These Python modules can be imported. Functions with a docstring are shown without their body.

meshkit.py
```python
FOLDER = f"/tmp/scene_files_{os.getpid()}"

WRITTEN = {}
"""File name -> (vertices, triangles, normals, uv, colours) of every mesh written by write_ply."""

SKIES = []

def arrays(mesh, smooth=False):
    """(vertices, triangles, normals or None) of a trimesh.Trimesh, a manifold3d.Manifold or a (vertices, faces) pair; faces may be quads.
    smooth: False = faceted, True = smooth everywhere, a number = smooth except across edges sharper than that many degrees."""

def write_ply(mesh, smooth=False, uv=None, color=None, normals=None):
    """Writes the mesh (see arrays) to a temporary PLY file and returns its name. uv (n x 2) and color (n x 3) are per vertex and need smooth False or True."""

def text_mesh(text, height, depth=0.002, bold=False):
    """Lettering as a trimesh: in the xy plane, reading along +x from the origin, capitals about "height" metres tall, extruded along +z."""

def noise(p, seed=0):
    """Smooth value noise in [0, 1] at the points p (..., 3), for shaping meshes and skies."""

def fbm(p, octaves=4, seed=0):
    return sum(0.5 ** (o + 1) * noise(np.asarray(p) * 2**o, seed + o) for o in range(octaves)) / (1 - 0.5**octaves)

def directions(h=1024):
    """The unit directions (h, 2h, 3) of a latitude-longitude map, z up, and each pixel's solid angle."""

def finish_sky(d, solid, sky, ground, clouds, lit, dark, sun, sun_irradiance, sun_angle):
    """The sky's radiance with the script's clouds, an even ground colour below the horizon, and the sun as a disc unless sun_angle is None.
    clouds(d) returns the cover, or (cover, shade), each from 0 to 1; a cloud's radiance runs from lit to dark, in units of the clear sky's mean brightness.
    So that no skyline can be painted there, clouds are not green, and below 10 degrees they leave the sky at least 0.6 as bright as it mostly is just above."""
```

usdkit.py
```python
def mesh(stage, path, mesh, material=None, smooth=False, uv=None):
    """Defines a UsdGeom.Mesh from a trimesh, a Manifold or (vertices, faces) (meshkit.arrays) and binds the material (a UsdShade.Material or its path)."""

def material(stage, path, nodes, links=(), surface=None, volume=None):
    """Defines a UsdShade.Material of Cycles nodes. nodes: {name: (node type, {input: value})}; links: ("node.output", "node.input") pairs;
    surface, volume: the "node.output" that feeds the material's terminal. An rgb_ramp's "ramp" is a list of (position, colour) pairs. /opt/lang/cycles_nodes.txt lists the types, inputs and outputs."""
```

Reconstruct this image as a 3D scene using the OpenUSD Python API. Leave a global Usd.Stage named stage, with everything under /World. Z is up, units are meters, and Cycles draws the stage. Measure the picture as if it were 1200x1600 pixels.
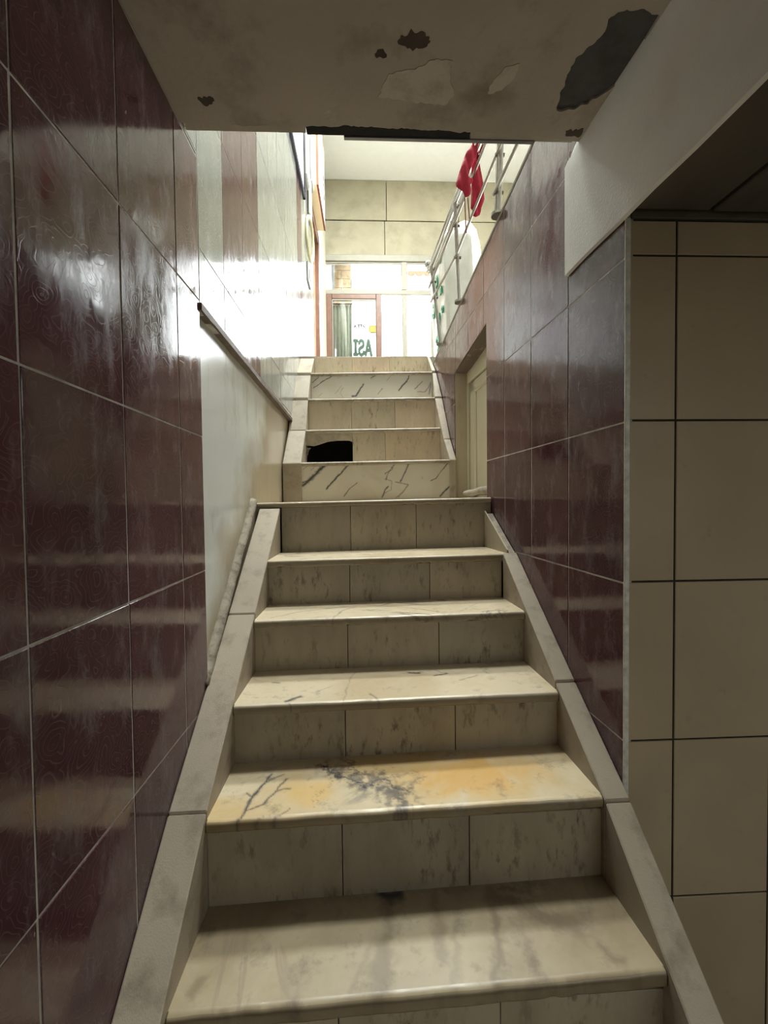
import math, random, numpy as np, trimesh, manifold3d as m3, usdkit, meshkit
from shapely.geometry import Polygon, box as sbox, Point
from shapely import affinity
from pxr import Usd, UsdGeom, UsdLux, UsdShade, Gf, Sdf
stage = Usd.Stage.CreateInMemory()
UsdGeom.SetStageUpAxis(stage, 'Z')
UsdGeom.SetStageMetersPerUnit(stage, 1.0)
World = UsdGeom.Xform.Define(stage, '/World').GetPrim()
stage.SetDefaultPrim(World)
rnd = random.Random(7)

# ---------------------------------------------------------------- camera, light, exposure
EYE = 1.16
cam = UsdGeom.Camera.Define(stage, '/World/camera')
R3 = [[.99919, -.03889, -.01129], [.01230, .02573, .99959], [.03858, .99891, -.02619]]   # right, up, forward
cam.AddTransformOp().Set(Gf.Matrix4d(*R3[0], 0, *R3[1], 0, *[-c for c in R3[2]], 0, 0, 0, EYE, 1))
cam.CreateHorizontalApertureAttr(36.0)
cam.CreateFocalLengthAttr(36.0 * 642.6 / 1200)
cam.CreateClippingRangeAttr((0.02, 500.0))
cam.CreateExposureAttr(4.3)
sky = UsdLux.DomeLight.Define(stage, '/World/overcast_sky')
sky.CreateColorAttr(Gf.Vec3f(.93, .97, 1.0))
sky.CreateIntensityAttr(.26)
def lamp(name, x, y, z, w, d, power):                                 # fluorescent panels on the upper hall's ceiling, over the stairwell
    l = UsdLux.RectLight.Define(stage, '/World/' + name)
    l.CreateWidthAttr(w); l.CreateHeightAttr(d); l.CreateIntensityAttr(power); l.CreateColorAttr(Gf.Vec3f(.96, 1.0, .96))
    l.AddTranslateOp().Set(Gf.Vec3d(x, y, z))
    return l
lamp('hall_lamp', .3, 3.9, 6.0, 1.2, .5, 5.2)
lamp('hall_lamp_001', .3, 2.5, 6.0, 1.2, .5, 5.2)
lamp('lower_room_lamp', 1.3, -1.4, 1.84, 1.4, 1.0, .17)

# ---------------------------------------------------------------- helpers
taken = {}
def numbered(parent, name):
    k = (parent, name); n = taken.get(k, 0); taken[k] = n + 1
    return name if n == 0 else f'{name}_{n:03d}'
def pathof(parent): return '/World' if parent is None else str(parent.GetPath())
bases = {}
def tag(o, label=None, cat=None, group=None, kind=None):
    p = o.GetPrim() if hasattr(o, 'GetPrim') else o
    for k, v in (('label', label), ('category', cat), ('group', group), ('kind', kind)):
        if v: p.SetCustomDataByKey(k, v)
    return p
def thing(name, loc, label=None, cat=None, group=None, kind=None, parent=None):
    x = UsdGeom.Xform.Define(stage, pathof(parent) + '/' + numbered(pathof(parent), name))
    b0 = bases.get(pathof(parent), np.zeros(3)) if parent is not None else np.zeros(3)
    x.AddTranslateOp().Set(Gf.Vec3d(*[float(c) for c in (np.asarray(loc, float) - b0)]))
    bases[str(x.GetPath())] = np.asarray(loc, float)
    return tag(x, label, cat, group, kind)
def arr(mesh):
    v, f, _ = meshkit.arrays(mesh, False); return v, f
def obj(name, mesh, mat, parent=None, smooth=False, label=None, cat=None, group=None, kind=None):
    """mesh in world coordinates"""
    v, f = arr(mesh)
    base = np.zeros(3)
    if parent is not None: base = bases.get(pathof(parent), np.zeros(3))
    if parent is not None and pathof(parent) not in bases:      # parent is a mesh (sub-part): same frame as its own parent
        base = bases.get(str(parent.GetPath().GetParentPath()), np.zeros(3))
    path = pathof(parent) + '/' + numbered(pathof(parent), name)
    m = usdkit.mesh(stage, path, (v - base, f), mat, smooth=smooth)
    return tag(m, label, cat, group, kind)
cat_ = trimesh.util.concatenate
def hull(pts):
    return m3.Manifold.hull_points(np.asarray(pts, float).tolist())
def bevel8(c, b=.002):
    """c: 8 corners, [4 of one face in order] + [4 of the opposite face in the same order]; chamfered solid"""
    c = np.asarray(c, float); out = []
    nb = {i: ((i + 1) % 4 + 4 * (i // 4), (i - 1) % 4 + 4 * (i // 4), (i + 4) % 8) for i in range(8)}
    for i in range(8):
        d = []
        for j in nb[i]:
            e = c[j] - c[i]; L = np.linalg.norm(e); d.append(e / max(L, 1e-9) * min(b, .3 * L))
        out += [c[i] + d[0] + d[1], c[i] + d[1] + d[2], c[i] + d[0] + d[2]]
    return hull(out)
def bx(x0, x1, y0, y1, z0, z1, b=.002):
    c = [(x0, y0, z0), (x1, y0, z0), (x1, y1, z0), (x0, y1, z0), (x0, y0, z1), (x1, y0, z1), (x1, y1, z1), (x0, y1, z1)]
    if b <= 0: return trimesh.creation.box(bounds=[(min(x0, x1), min(y0, y1), min(z0, z1)), (max(x0, x1), max(y0, y1), max(z0, z1))])
    return bevel8(c, b)
def tube(pts, r, n=12, caps=True):
    pts = np.asarray(pts, float); rs = np.full(len(pts), r) if np.ndim(r) == 0 else np.asarray(r)
    V, Fc = [], []
    up = None
    for i, p in enumerate(pts):
        t = pts[min(i + 1, len(pts) - 1)] - pts[max(i - 1, 0)]; t /= np.linalg.norm(t)
        if up is None:
            up = np.array([0, 0, 1.]) if abs(t[2]) < .9 else np.array([1., 0, 0])
        a = np.cross(t, up); a /= np.linalg.norm(a); b2 = np.cross(a, t); up = b2
        for k in range(n):
            th = 2 * math.pi * k / n; V.append(p + rs[i] * (math.cos(th) * a + math.sin(th) * b2))
    for i in range(len(pts) - 1):
        for k in range(n):
            a0, a1 = i * n + k, i * n + (k + 1) % n
            Fc += [(a0, a1, a1 + n), (a0, a1 + n, a0 + n)]
    if caps:
        V += [pts[0], pts[-1]]; s, e = len(V) - 2, len(V) - 1; o = (len(pts) - 1) * n
        for k in range(n): Fc += [(s, (k + 1) % n, k), (e, o + k, o + (k + 1) % n)]
    return trimesh.Trimesh(np.array(V), np.array(Fc), process=False)
def sphere(c, r, s=2):
    m = trimesh.creation.icosphere(subdivisions=s, radius=1.0); m.apply_scale(r); m.apply_translation(c); return m
def pieces(g):
    if g.is_empty: return []
    return [p for p in getattr(g, 'geoms', [g]) if p.geom_type == 'Polygon' and p.area > 1e-5]
class Frame:
    """a wall's own plane: a along, b up, d out into the room"""
    def __init__(s, o, u, v, n): s.o, s.u, s.v, s.n = (np.asarray(k, float) for k in (o, u, v, n))
    def p(s, a, b, d=0.0): return s.o + s.u * a + s.v * b + s.n * d
def place(fr, mesh):
    v, f = arr(mesh)
    w = fr.o + v[:, :1] * fr.u + v[:, 1:2] * fr.v + v[:, 2:3] * fr.n
    if np.dot(np.cross(fr.u, fr.v), fr.n) < 0: f = f[:, ::-1]
    return trimesh.Trimesh(w, f, process=False)
def extr(poly, d0, d1):
    ms = []
    for p in pieces(poly):
        m = trimesh.creation.extrude_polygon(p, d1 - d0, engine='earcut'); m.apply_translation((0, 0, d0)); ms.append(m)
    return cat_(ms)
def tile_mesh(poly, d1, bev, tilt=(0, 0)):
    poly = poly.simplify(1e-5)
    c = np.array(poly.exterior.coords)[:-1]
    if not poly.exterior.is_ccw: c = c[::-1]
    n = len(c); cen = c.mean(0)
    e = np.roll(c, -1, 0) - c; e /= np.linalg.norm(e, axis=1, keepdims=True)
    cr = np.roll(e, 1, 0)[:, 0] * e[:, 1] - np.roll(e, 1, 0)[:, 1] * e[:, 0]
    if len(poly.interiors) or (cr < -1e-6).any() or n > 12 or poly.area < .0004: return extr(poly, 0, d1)
    nin = np.stack([-e[:, 1], e[:, 0]], 1); pn = np.roll(nin, 1, 0)
    den = 1 + (nin * pn).sum(1, keepdims=True); inset = c + bev * (nin + pn) / np.maximum(den, .4)
    h = lambda q: ((q - cen) @ np.array(tilt))[:, None]
    V = np.vstack([np.hstack([c, np.zeros((n, 1))]), np.hstack([c, d1 - bev + h(c)]), np.hstack([inset, d1 + h(inset)])])
    Fc = []
    for i in range(n):
        j = (i + 1) % n
        for k in (0, n): Fc += [(k + i, k + j, k + n + j), (k + i, k + n + j, k + n + i)]
    for i in range(1, n - 1): Fc += [(2 * n, 2 * n + i, 2 * n + i + 1), (0, i + 1, i)]
    return trimesh.Trimesh(V, np.array(Fc), process=False)
def tiles(parent, fr, us, vs, region, matfn, gap=.0042, thick=.009, bev=.0009, tilt=.0025, name='tile'):
    for i in range(len(us) - 1):
        for j in range(len(vs) - 1):
            cell = sbox(us[i] + gap / 2, vs[j] + gap / 2, us[i + 1] - gap / 2, vs[j + 1] - gap / 2)
            for p in pieces(cell.intersection(region)):
                if p.area < .0003: continue
                t = (rnd.uniform(-tilt, tilt), rnd.uniform(-tilt, tilt))
                m = tile_mesh(p, thick + rnd.uniform(-.0004, .0004), bev, t)
                obj(name, place(fr, m), matfn(i, j), parent)

# ---------------------------------------------------------------- materials
L = '/World/Looks/'
UsdGeom.Scope.Define(stage, '/World/Looks')
def mat(name, nodes, links, surface='p.BSDF'): return usdkit.material(stage, L + name, nodes, links, surface=surface)
GP = {'g': ('geometry', {})}
def plain(name, col, rough=.5, metallic=0., var=.12, scale=12., bump=.0, bscale=60., **kw):
    c = np.array(col)
    nodes = {**GP, 'n': ('noise_texture', {'scale': scale, 'detail': 5., 'roughness': .6}),
             'r': ('rgb_ramp', {'ramp': [(.3, tuple(c * (1 - var))), (.7, tuple(np.minimum(c * (1 + var), 1)))]}),
             'p': ('principled_bsdf', {'roughness': rough, 'metallic': metallic, **kw})}
    links = [('g.position', 'n.vector'), ('n.fac', 'r.fac'), ('r.color', 'p.base_color')]
    if bump:
        nodes['n2'] = ('noise_texture', {'scale': bscale, 'detail': 4.}); nodes['b'] = ('bump', {'strength': bump, 'distance': .004})
        links += [('g.position', 'n2.vector'), ('n2.fac', 'b.height'), ('b.normal', 'p.normal')]
    return mat(name, nodes, links)
def dirty(name, col, dirt, lo=.5, hi=.72, rough=.5, stretch=(1, 1, 1), scale=9., bump=.25, bscale=90., var=.1, amount=1., spec=.5, detail=7., patchy=0):
    """a ground colour with patches or streaks of dirt of another colour"""
    c = np.array(col)
    nodes = {**GP, 'm': ('mapping', {'scale': stretch}), 'n': ('noise_texture', {'scale': scale, 'detail': detail, 'roughness': .65}),
             'w': ('noise_texture', {'scale': 3., 'detail': 4.}),
             'v': ('rgb_ramp', {'ramp': [(.3, tuple(c * (1 - var))), (.7, tuple(np.minimum(c * (1 + var), 1)))]}),
             'r': ('rgb_ramp', {'ramp': [(lo, (0, 0, 0)), (hi, (amount,) * 3)]}),
             'x': ('mix', {'color2': tuple(dirt)}), 'n2': ('noise_texture', {'scale': bscale, 'detail': 4.}),
             'b': ('bump', {'strength': bump, 'distance': .003}), 'p': ('principled_bsdf', {'roughness': rough, 'specular_ior_level': spec})}
    if patchy:
        nodes.update({'pn': ('noise_texture', {'scale': patchy, 'detail': 3.}), 'pr': ('rgb_ramp', {'ramp': [(.42, (.08,) * 3), (.62, (1, 1, 1))]}), 'pm': ('math', {'math_type': 'multiply'}),
                      'hn': ('noise_texture', {'scale': 7., 'detail': 6., 'roughness': .7}), 'hr': ('rgb_ramp', {'ramp': [(.45, (0, 0, 0)), (.8, (.55,) * 3)]}), 'hx': ('mix', {'color2': tuple(c * .35 + np.array(dirt) * .6)})})
    links = [('g.position', 'm.vector'), ('m.vector', 'n.vector'), ('g.position', 'w.vector'), ('w.fac', 'v.fac'), ('n.fac', 'r.fac')]
    links += [('r.color', 'pm.value1'), ('g.position', 'pn.vector'), ('pn.fac', 'pr.fac'), ('pr.color', 'pm.value2'), ('pm.value', 'x.fac'), ('m.vector', 'hn.vector'), ('hn.fac', 'hr.fac'), ('hr.color', 'hx.fac'), ('v.color', 'hx.color1'), ('hx.color', 'x.color1')] if patchy else [('r.color', 'x.fac'), ('v.color', 'x.color1')]
    links += [
             ('x.color', 'p.base_color'), ('g.position', 'n2.vector'), ('n2.fac', 'b.height'), ('b.normal', 'p.normal')]
    return mat(name, nodes, links)
def glaze(name, dark, light, scroll, smear=.6, rough=.06):
    """glossy glazed tile with a fine embossed scroll pattern, wavy glaze, grime and dried white splashes"""
    nodes = {**GP,
        'wn': ('noise_texture', {'scale': 9., 'detail': 2.}), 'wd': ('vector_math', {'math_type': 'multiply_add', 'vector2': (.09, .09, .09)}),
        'vo': ('voronoi_texture', {'scale': 21., 'feature': 'f1'}), 'k': ('math', {'math_type': 'multiply', 'value2': 36.}), 's': ('math', {'math_type': 'sine'}),
        'lr': ('rgb_ramp', {'ramp': [(.0, (0, 0, 0)), (.80, (0, 0, 0)), (.93, (1, 1, 1))]}),
        'n': ('noise_texture', {'scale': 5., 'detail': 5., 'roughness': .6}), 'c': ('rgb_ramp', {'ramp': [(.35, dark), (.68, light)]}),
        'sf': ('math', {'math_type': 'multiply', 'value2': .30}), 'x': ('mix', {'color2': scroll}),
        'mp': ('mapping', {'scale': (1, 1, .35)}), 'sn': ('noise_texture', {'scale': 16., 'detail': 8., 'roughness': .72}),
        'sr': ('rgb_ramp', {'ramp': [(.50, (.03,) * 3), (.80, (smear * .8,) * 3)]}), 'x2': ('mix', {'color2': (.26, .25, .27)}),
        'tn': ('noise_texture', {'scale': 34., 'detail': 6., 'roughness': .7, 'distortion': .6}), 'tr': ('rgb_ramp', {'ramp': [(.655, (0, 0, 0)), (.69, (.8, .8, .8))]}),
        'tk': ('noise_texture', {'scale': 4.2, 'detail': 2.}), 'tkr': ('rgb_ramp', {'ramp': [(.54, (0, 0, 0)), (.64, (1, 1, 1))]}), 'tm': ('math', {'math_type': 'multiply'}),
        'x3': ('mix', {'color2': (.50, .49, .50)}),
        'rr': ('rgb_ramp', {'ramp': [(.40, (rough,) * 3), (.72, (rough + .22,) * 3)]}),
        'big': ('noise_texture', {'scale': 26., 'detail': 1.}), 'b1': ('bump', {'strength': .10, 'distance': .003}),
        'b2': ('bump', {'strength': .05, 'distance': .0012}), 'p': ('principled_bsdf', {'ior': 1.6})}
    links = [('g.position', 'wn.vector'), ('wn.color', 'wd.vector1'), ('g.position', 'wd.vector3'), ('wd.vector', 'vo.vector'), ('vo.distance', 'k.value1'), ('k.value', 's.value1'),
             ('s.value', 'lr.fac'), ('g.position', 'n.vector'), ('n.fac', 'c.fac'), ('lr.color', 'sf.value1'), ('sf.value', 'x.fac'), ('c.color', 'x.color1'),
             ('g.position', 'mp.vector'), ('mp.vector', 'sn.vector'), ('sn.fac', 'sr.fac'), ('sr.color', 'x2.fac'), ('x.color', 'x2.color1'),
             ('mp.vector', 'tn.vector'), ('tn.fac', 'tr.fac'), ('g.position', 'tk.vector'), ('tk.fac', 'tkr.fac'), ('tr.color', 'tm.value1'), ('tkr.color', 'tm.value2'),
             ('tm.value', 'x3.fac'), ('x2.color', 'x3.color1'), ('x3.color', 'p.base_color'), ('sn.fac', 'rr.fac'), ('rr.color', 'p.roughness'),
             ('g.position', 'big.vector'), ('big.fac', 'b1.height'), ('lr.color', 'b2.height'), ('b1.normal', 'b2.normal'), ('b2.normal', 'p.normal')]
    return mat(name, nodes, links)
def marble(name, base, tint, vein, vscale=4., stretch=(1, 1, 1), vlo=.46, vhi=.5, rough=.32, tlo=.5, thi=.75, dirt=(.10, .075, .05), dlo=.6, dhi=.82, rot=None, dist=.8, vamt=.85, spot=None, mask=(.42, .6), painted=False, edge=True):
    nodes = {**GP, 'm': ('mapping', {'scale': stretch}), 'n': ('noise_texture', {'scale': vscale, 'detail': 6., 'roughness': .62 if not rot else .5, 'distortion': dist}),
             'a': ('math', {'math_type': 'subtract', 'value2': .5}), 'ab': ('math', {'math_type': 'absolute'}),
             'vr': ('rgb_ramp', {'ramp': [(.0, (vamt,) * 3), (vhi - vlo, (0, 0, 0))]}),
             'k': ('noise_texture', {'scale': 3.1, 'detail': 2.}), 'kr': ('rgb_ramp', {'ramp': [(mask[0], (0, 0, 0)), (mask[1], (1, 1, 1))]}), 'vm': ('math', {'math_type': 'multiply'}),
             't': ('noise_texture', {'scale': 2.6, 'detail': 5., 'roughness': .6, 'distortion': .5}), 'tr': ('rgb_ramp', {'ramp': [(tlo, (0, 0, 0)), (thi, (1, 1, 1))]}),
             'x1': ('mix', {'color1': base, 'color2': tint}), 'x2': ('mix', {'color2': vein}),
             'd': ('noise_texture', {'scale': 14., 'detail': 8., 'roughness': .7}), 'dr': ('rgb_ramp', {'ramp': [(dlo, (0, 0, 0)), (dhi, (.8, .8, .8))]}), 'x3': ('mix', {'color2': dirt}),
             'rr': ('rgb_ramp', {'ramp': [(.4, (rough,) * 3), (.8, (rough + .3,) * 3)]}), 'b': ('bump', {'strength': .08, 'distance': .002}), 'p': ('principled_bsdf', {})}
    links = [('g.position', 'm.vector'), ('m.vector', 'n.vector'), ('n.fac', 'a.value1'), ('a.value', 'ab.value1'), ('ab.value', 'vr.fac'), ('g.position', 'k.vector'), ('k.fac', 'kr.fac'),
             ('vr.color', 'vm.value1'), ('kr.color', 'vm.value2'), ('g.position', 't.vector'), ('t.fac', 'tr.fac'), ('tr.color', 'x1.fac'), ('x1.color', 'x2.color1'), ('vm.value', 'x2.fac'),
             ('g.position', 'd.vector'), ('d.fac', 'dr.fac'), ('dr.color', 'x3.fac'), ('x3.color', 'p.base_color'), ('d.fac', 'rr.fac'), ('rr.color', 'p.roughness'), ('d.fac', 'b.height'), ('b.normal', 'p.normal')]
    if rot:
        nodes['ro'] = ('vector_rotate', {'rotate_type': 'y_axis', 'angle': rot}); links[0] = ('g.position', 'ro.vector'); links.append(('ro.vector', 'm.vector'))
    last = 'x2.color'
    for i, (cen, rad, col, sc, *ty) in enumerate(spot or []):        # a vein cluster or stain with a shape of its own round a point of the slab
        nodes.update({f'q{i}': ('vector_math', {'math_type': 'subtract', 'vector2': cen}), f'qs{i}': ('vector_math', {'math_type': 'divide', 'vector2': rad}), f'l{i}': ('vector_math', {'math_type': 'length'}),
                      f'lr{i}': ('rgb_ramp', {'ramp': [(.15, (1, 1, 1)), (1., (0, 0, 0))]}), f'sn{i}': ('noise_texture', {'scale': sc, 'detail': 7., 'roughness': .66, 'distortion': 1.2}),
                      f'ad{i}': ('math', {'math_type': 'multiply'}), f'sr{i}': ('rgb_ramp', {'ramp': [(.10, (0, 0, 0)), (.55, (.92,) * 3)] if ty else [(.22, (0, 0, 0)), (.42, (.95, .95, .95))]}), f'sx{i}': ('mix', {'color2': col})})
        links += [('g.position', f'q{i}.vector1'), (f'q{i}.vector', f'qs{i}.vector1'), (f'qs{i}.vector', f'l{i}.vector1'), (f'l{i}.value', f'lr{i}.fac'), ('g.position', f'sn{i}.vector'),
                  (f'lr{i}.color', f'ad{i}.value1'), (f'ad{i}.value', f'sr{i}.fac'), (f'sr{i}.color', f'sx{i}.fac'), (last, f'sx{i}.color1')]
        if ty:      # thin branching veins: ridges of the noise
            nodes.update({f'ra{i}': ('math', {'math_type': 'subtract', 'value2': .5}), f'rb{i}': ('math', {'math_type': 'absolute'}), f'rc{i}': ('rgb_ramp', {'ramp': [(0, (1, 1, 1)), (ty[0], (0, 0, 0))]})})
            links += [(f'sn{i}.fac', f'ra{i}.value1'), (f'ra{i}.value', f'rb{i}.value1'), (f'rb{i}.value', f'rc{i}.fac'), (f'rc{i}.color', f'ad{i}.value2')]
        else: links.append((f'sn{i}.fac', f'ad{i}.value2'))
        last = f'sx{i}.color'
    for nm, colr in (('stain', (.13, .09, .05)), ('vein', (.045, .045, .052))) if painted else ():
        nodes.update({nm + 'a': ('attribute', {'attribute': nm}), nm + 'x': ('mix', {'color2': colr})}); links += [(nm + 'a.fac', nm + 'x.fac'), (last, nm + 'x.color1')]; last = nm + 'x.color'
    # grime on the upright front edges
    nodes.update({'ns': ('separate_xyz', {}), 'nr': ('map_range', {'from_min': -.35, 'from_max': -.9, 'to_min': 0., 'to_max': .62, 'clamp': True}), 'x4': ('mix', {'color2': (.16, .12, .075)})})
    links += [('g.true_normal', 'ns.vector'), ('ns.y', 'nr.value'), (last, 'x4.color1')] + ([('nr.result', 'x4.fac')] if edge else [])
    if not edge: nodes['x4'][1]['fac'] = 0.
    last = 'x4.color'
    links.append((last, 'x3.color1'))
    return mat(name, nodes, links)

MAROON = [glaze(f'maroon_glaze_{i}', d, l, (.19, .115, .125)) for i, (d, l) in enumerate((((.062, .017, .025), (.100, .034, .044)), ((.054, .016, .024), (.086, .030, .041)), ((.068, .021, .027), (.112, .041, .047))))]
CREAM = [glaze(f'cream_glaze_{i}', d, l, (.66, .65, .60), smear=.25, rough=.05) for i, (d, l) in enumerate((((.30, .315, .285), (.35, .36, .325)), ((.27, .29, .27), (.33, .34, .31))))]
GROUT = plain('pale_grout', (.55, .53, .50), .9, var=.3, scale=20)
DARKGROUT = plain('dark_grout', (.035, .032, .026), .9, var=.3, scale=20)
BEIGE = [dirty(f'beige_wall_tile_{i}', c, (.10, .075, .05), .62, .8, rough=.36, scale=11., bump=.10, bscale=240., amount=.5) for i, c in enumerate(((.53, .42, .285), (.515, .405, .275), (.545, .432, .293)))]
PLASTER = dirty('smeared_wall_paint', (.70, .73, .71), (.27, .225, .15), .53, .76, rough=.24, stretch=(1, 1, .28), scale=9., bump=.14, bscale=40., amount=.75)
CEIL = dirty('stained_ceiling_plaster', (.42, .375, .325), (.19, .16, .13), .52, .8, rough=.85, scale=5., bump=.5, bscale=60.)
CEILPATCH = dirty('bare_grey_patch', (.085, .080, .085), (.05, .047, .05), .45, .7, rough=.9, scale=14., bump=.5)
SKIM = dirty('pale_filler', (.52, .48, .42), (.27, .24, .2), .5, .8, rough=.85, scale=12., bump=.4)
nodes = {**GP, 'm': ('mapping', {'scale': (1, 1, .28)}), 'n': ('noise_texture', {'scale': 9., 'detail': 7., 'roughness': .65}), 'r': ('rgb_ramp', {'ramp': [(.53, (0, 0, 0)), (.76, (.7,) * 3)]}), 'x': ('mix', {'color1': (.72, .75, .73), 'color2': (.30, .25, .17)}),
         's': ('separate_xyz', {}), 'ky': ('math', {'math_type': 'multiply_add', 'value2': -.95, 'value3': .386}), 'ad': ('math', {'math_type': 'add'}), 'n3': ('noise_texture', {'scale': 5., 'detail': 5.}),
         'kn': ('math', {'math_type': 'multiply_add', 'value2': .5, 'value3': -.25}), 'ad2': ('math', {'math_type': 'add'}), 'mr': ('map_range', {'from_min': .10, 'from_max': -.14, 'to_min': 0., 'to_max': .85, 'clamp': True}), 'y': ('mix', {'color2': (.40, .32, .20)}),
         'n2': ('noise_texture', {'scale': 40., 'detail': 4.}), 'b': ('bump', {'strength': .14, 'distance': .003}), 'p': ('principled_bsdf', {'roughness': .24})}
PLASTER = mat('smeared_wall_paint_tan_corner', nodes, [('g.position', 'm.vector'), ('m.vector', 'n.vector'), ('n.fac', 'r.fac'), ('r.color', 'x.fac'), ('g.position', 's.vector'), ('s.y', 'ky.value1'), ('ky.value', 'ad.value1'), ('s.z', 'ad.value2'),
              ('g.position', 'n3.vector'), ('n3.fac', 'kn.value1'), ('ad.value', 'ad2.value1'), ('kn.value', 'ad2.value2'), ('ad2.value', 'mr.value'), ('mr.result', 'y.fac'), ('x.color', 'y.color1'), ('y.color', 'p.base_color'), ('g.position', 'n2.vector'), ('n2.fac', 'b.height'), ('b.normal', 'p.normal')])
BEAM = dirty('white_roller_plaster', (.86, .855, .81), (.62, .57, .50), .58, .88, rough=.7, scale=5., bump=.25, bscale=170., amount=.5)
SOFFIT = dirty('brown_soffit_board', (.12, .10, .08), (.08, .065, .05), .5, .8, rough=.8, scale=8., bump=.4)
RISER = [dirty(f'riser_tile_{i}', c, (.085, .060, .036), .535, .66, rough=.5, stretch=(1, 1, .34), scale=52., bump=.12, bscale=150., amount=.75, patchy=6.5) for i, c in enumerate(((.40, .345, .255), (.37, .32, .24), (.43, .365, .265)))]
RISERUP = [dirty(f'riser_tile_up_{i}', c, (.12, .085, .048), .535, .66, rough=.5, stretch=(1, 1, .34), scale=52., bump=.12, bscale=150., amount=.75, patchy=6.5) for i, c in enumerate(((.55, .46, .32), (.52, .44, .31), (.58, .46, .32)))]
STRING = [dirty(f'stringer_tile_{i}', c, (.17, .14, .10), .5, .78, rough=.55, scale=15., bump=.16, bscale=300., amount=.8) for i, c in enumerate(((.385, .325, .245), (.36, .305, .23)))]
MAR = dict(base=(.56, .475, .335), tint=(.45, .355, .215), vein=(.15, .13, .11))
MARBLE = [marble('cream_marble', **MAR, vscale=2.6, mask=(.46, .62), vhi=.478, dlo=.56, dhi=.78, painted=True),
          marble('ochre_marble', (.56, .475, .325), (.52, .365, .16), (.11, .105, .11), vscale=3.2, tlo=.42, thi=.62, mask=(.56, .7), dlo=.56, dhi=.78,
                 painted=True, spot=[((.27, 1.09, .40), (.34, .16, .3), (.56, .34, .11), 6.), ((-.16, 1.06, .40), (.12, .10, .3), (.58, .40, .17), 7.)]),
          marble('stained_marble', (.40, .33, .21), (.26, .20, .115), (.24, .19, .14), vscale=1.6, stretch=(1.5, .6, 1), tlo=.40, thi=.70, dlo=.54, dhi=.8, vhi=.475, vamt=.5,
                 painted=True)]
MARBLEUP = marble('white_veined_marble', (.60, .56, .47), (.52, .46, .36), (.05, .048, .046), vscale=3.0, stretch=(.35, 1, 2.3), rot=.82, dist=.25, vhi=.474, mask=(.33, .43), rough=.4, dlo=.62, vamt=.0, painted=True, edge=False)
NOSE = marble('worn_nosing_marble', (.62, .56, .45), (.40, .31, .20), (.12, .10, .08), vscale=5., tlo=.45, thi=.7, dlo=.52, dhi=.75)
MORTAR = dirty('grey_mortar', (.34, .30, .235), (.12, .10, .075), .45, .75, rough=.9, scale=30., bump=.8)
CONCRETE = [dirty(f'stained_panel_{i}', c, (.15, .13, .085), .5, .8, rough=.75, scale=2.2, bump=.25, bscale=60., amount=.65) for i, c in enumerate(((.37, .335, .24), (.35, .32, .23), (.385, .35, .25)))]
WHITE = plain('white_ceiling_paint', (.80, .81, .78), .8, var=.02)
CREAMWALL = plain('cream_wall_paint', (.66, .64, .54), .7, var=.05)
FRAME = plain('cream_frame_paint', (.29, .275, .225), .45, var=.06)
PVC = plain('cream_door_paint', (.66, .62, .47), .35, var=.05, scale=6)
BROWNW = plain('brown_painted_wood', (.17, .075, .045), .4, var=.18, scale=14)
TANW = plain('tan_painted_wood', (.45, .29, .19), .5, var=.1)
LINTEL = dirty('bare_lintel', (.16, .12, .10), (.42, .38, .33), .6, .75, rough=.8, scale=22., bump=.6)
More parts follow.
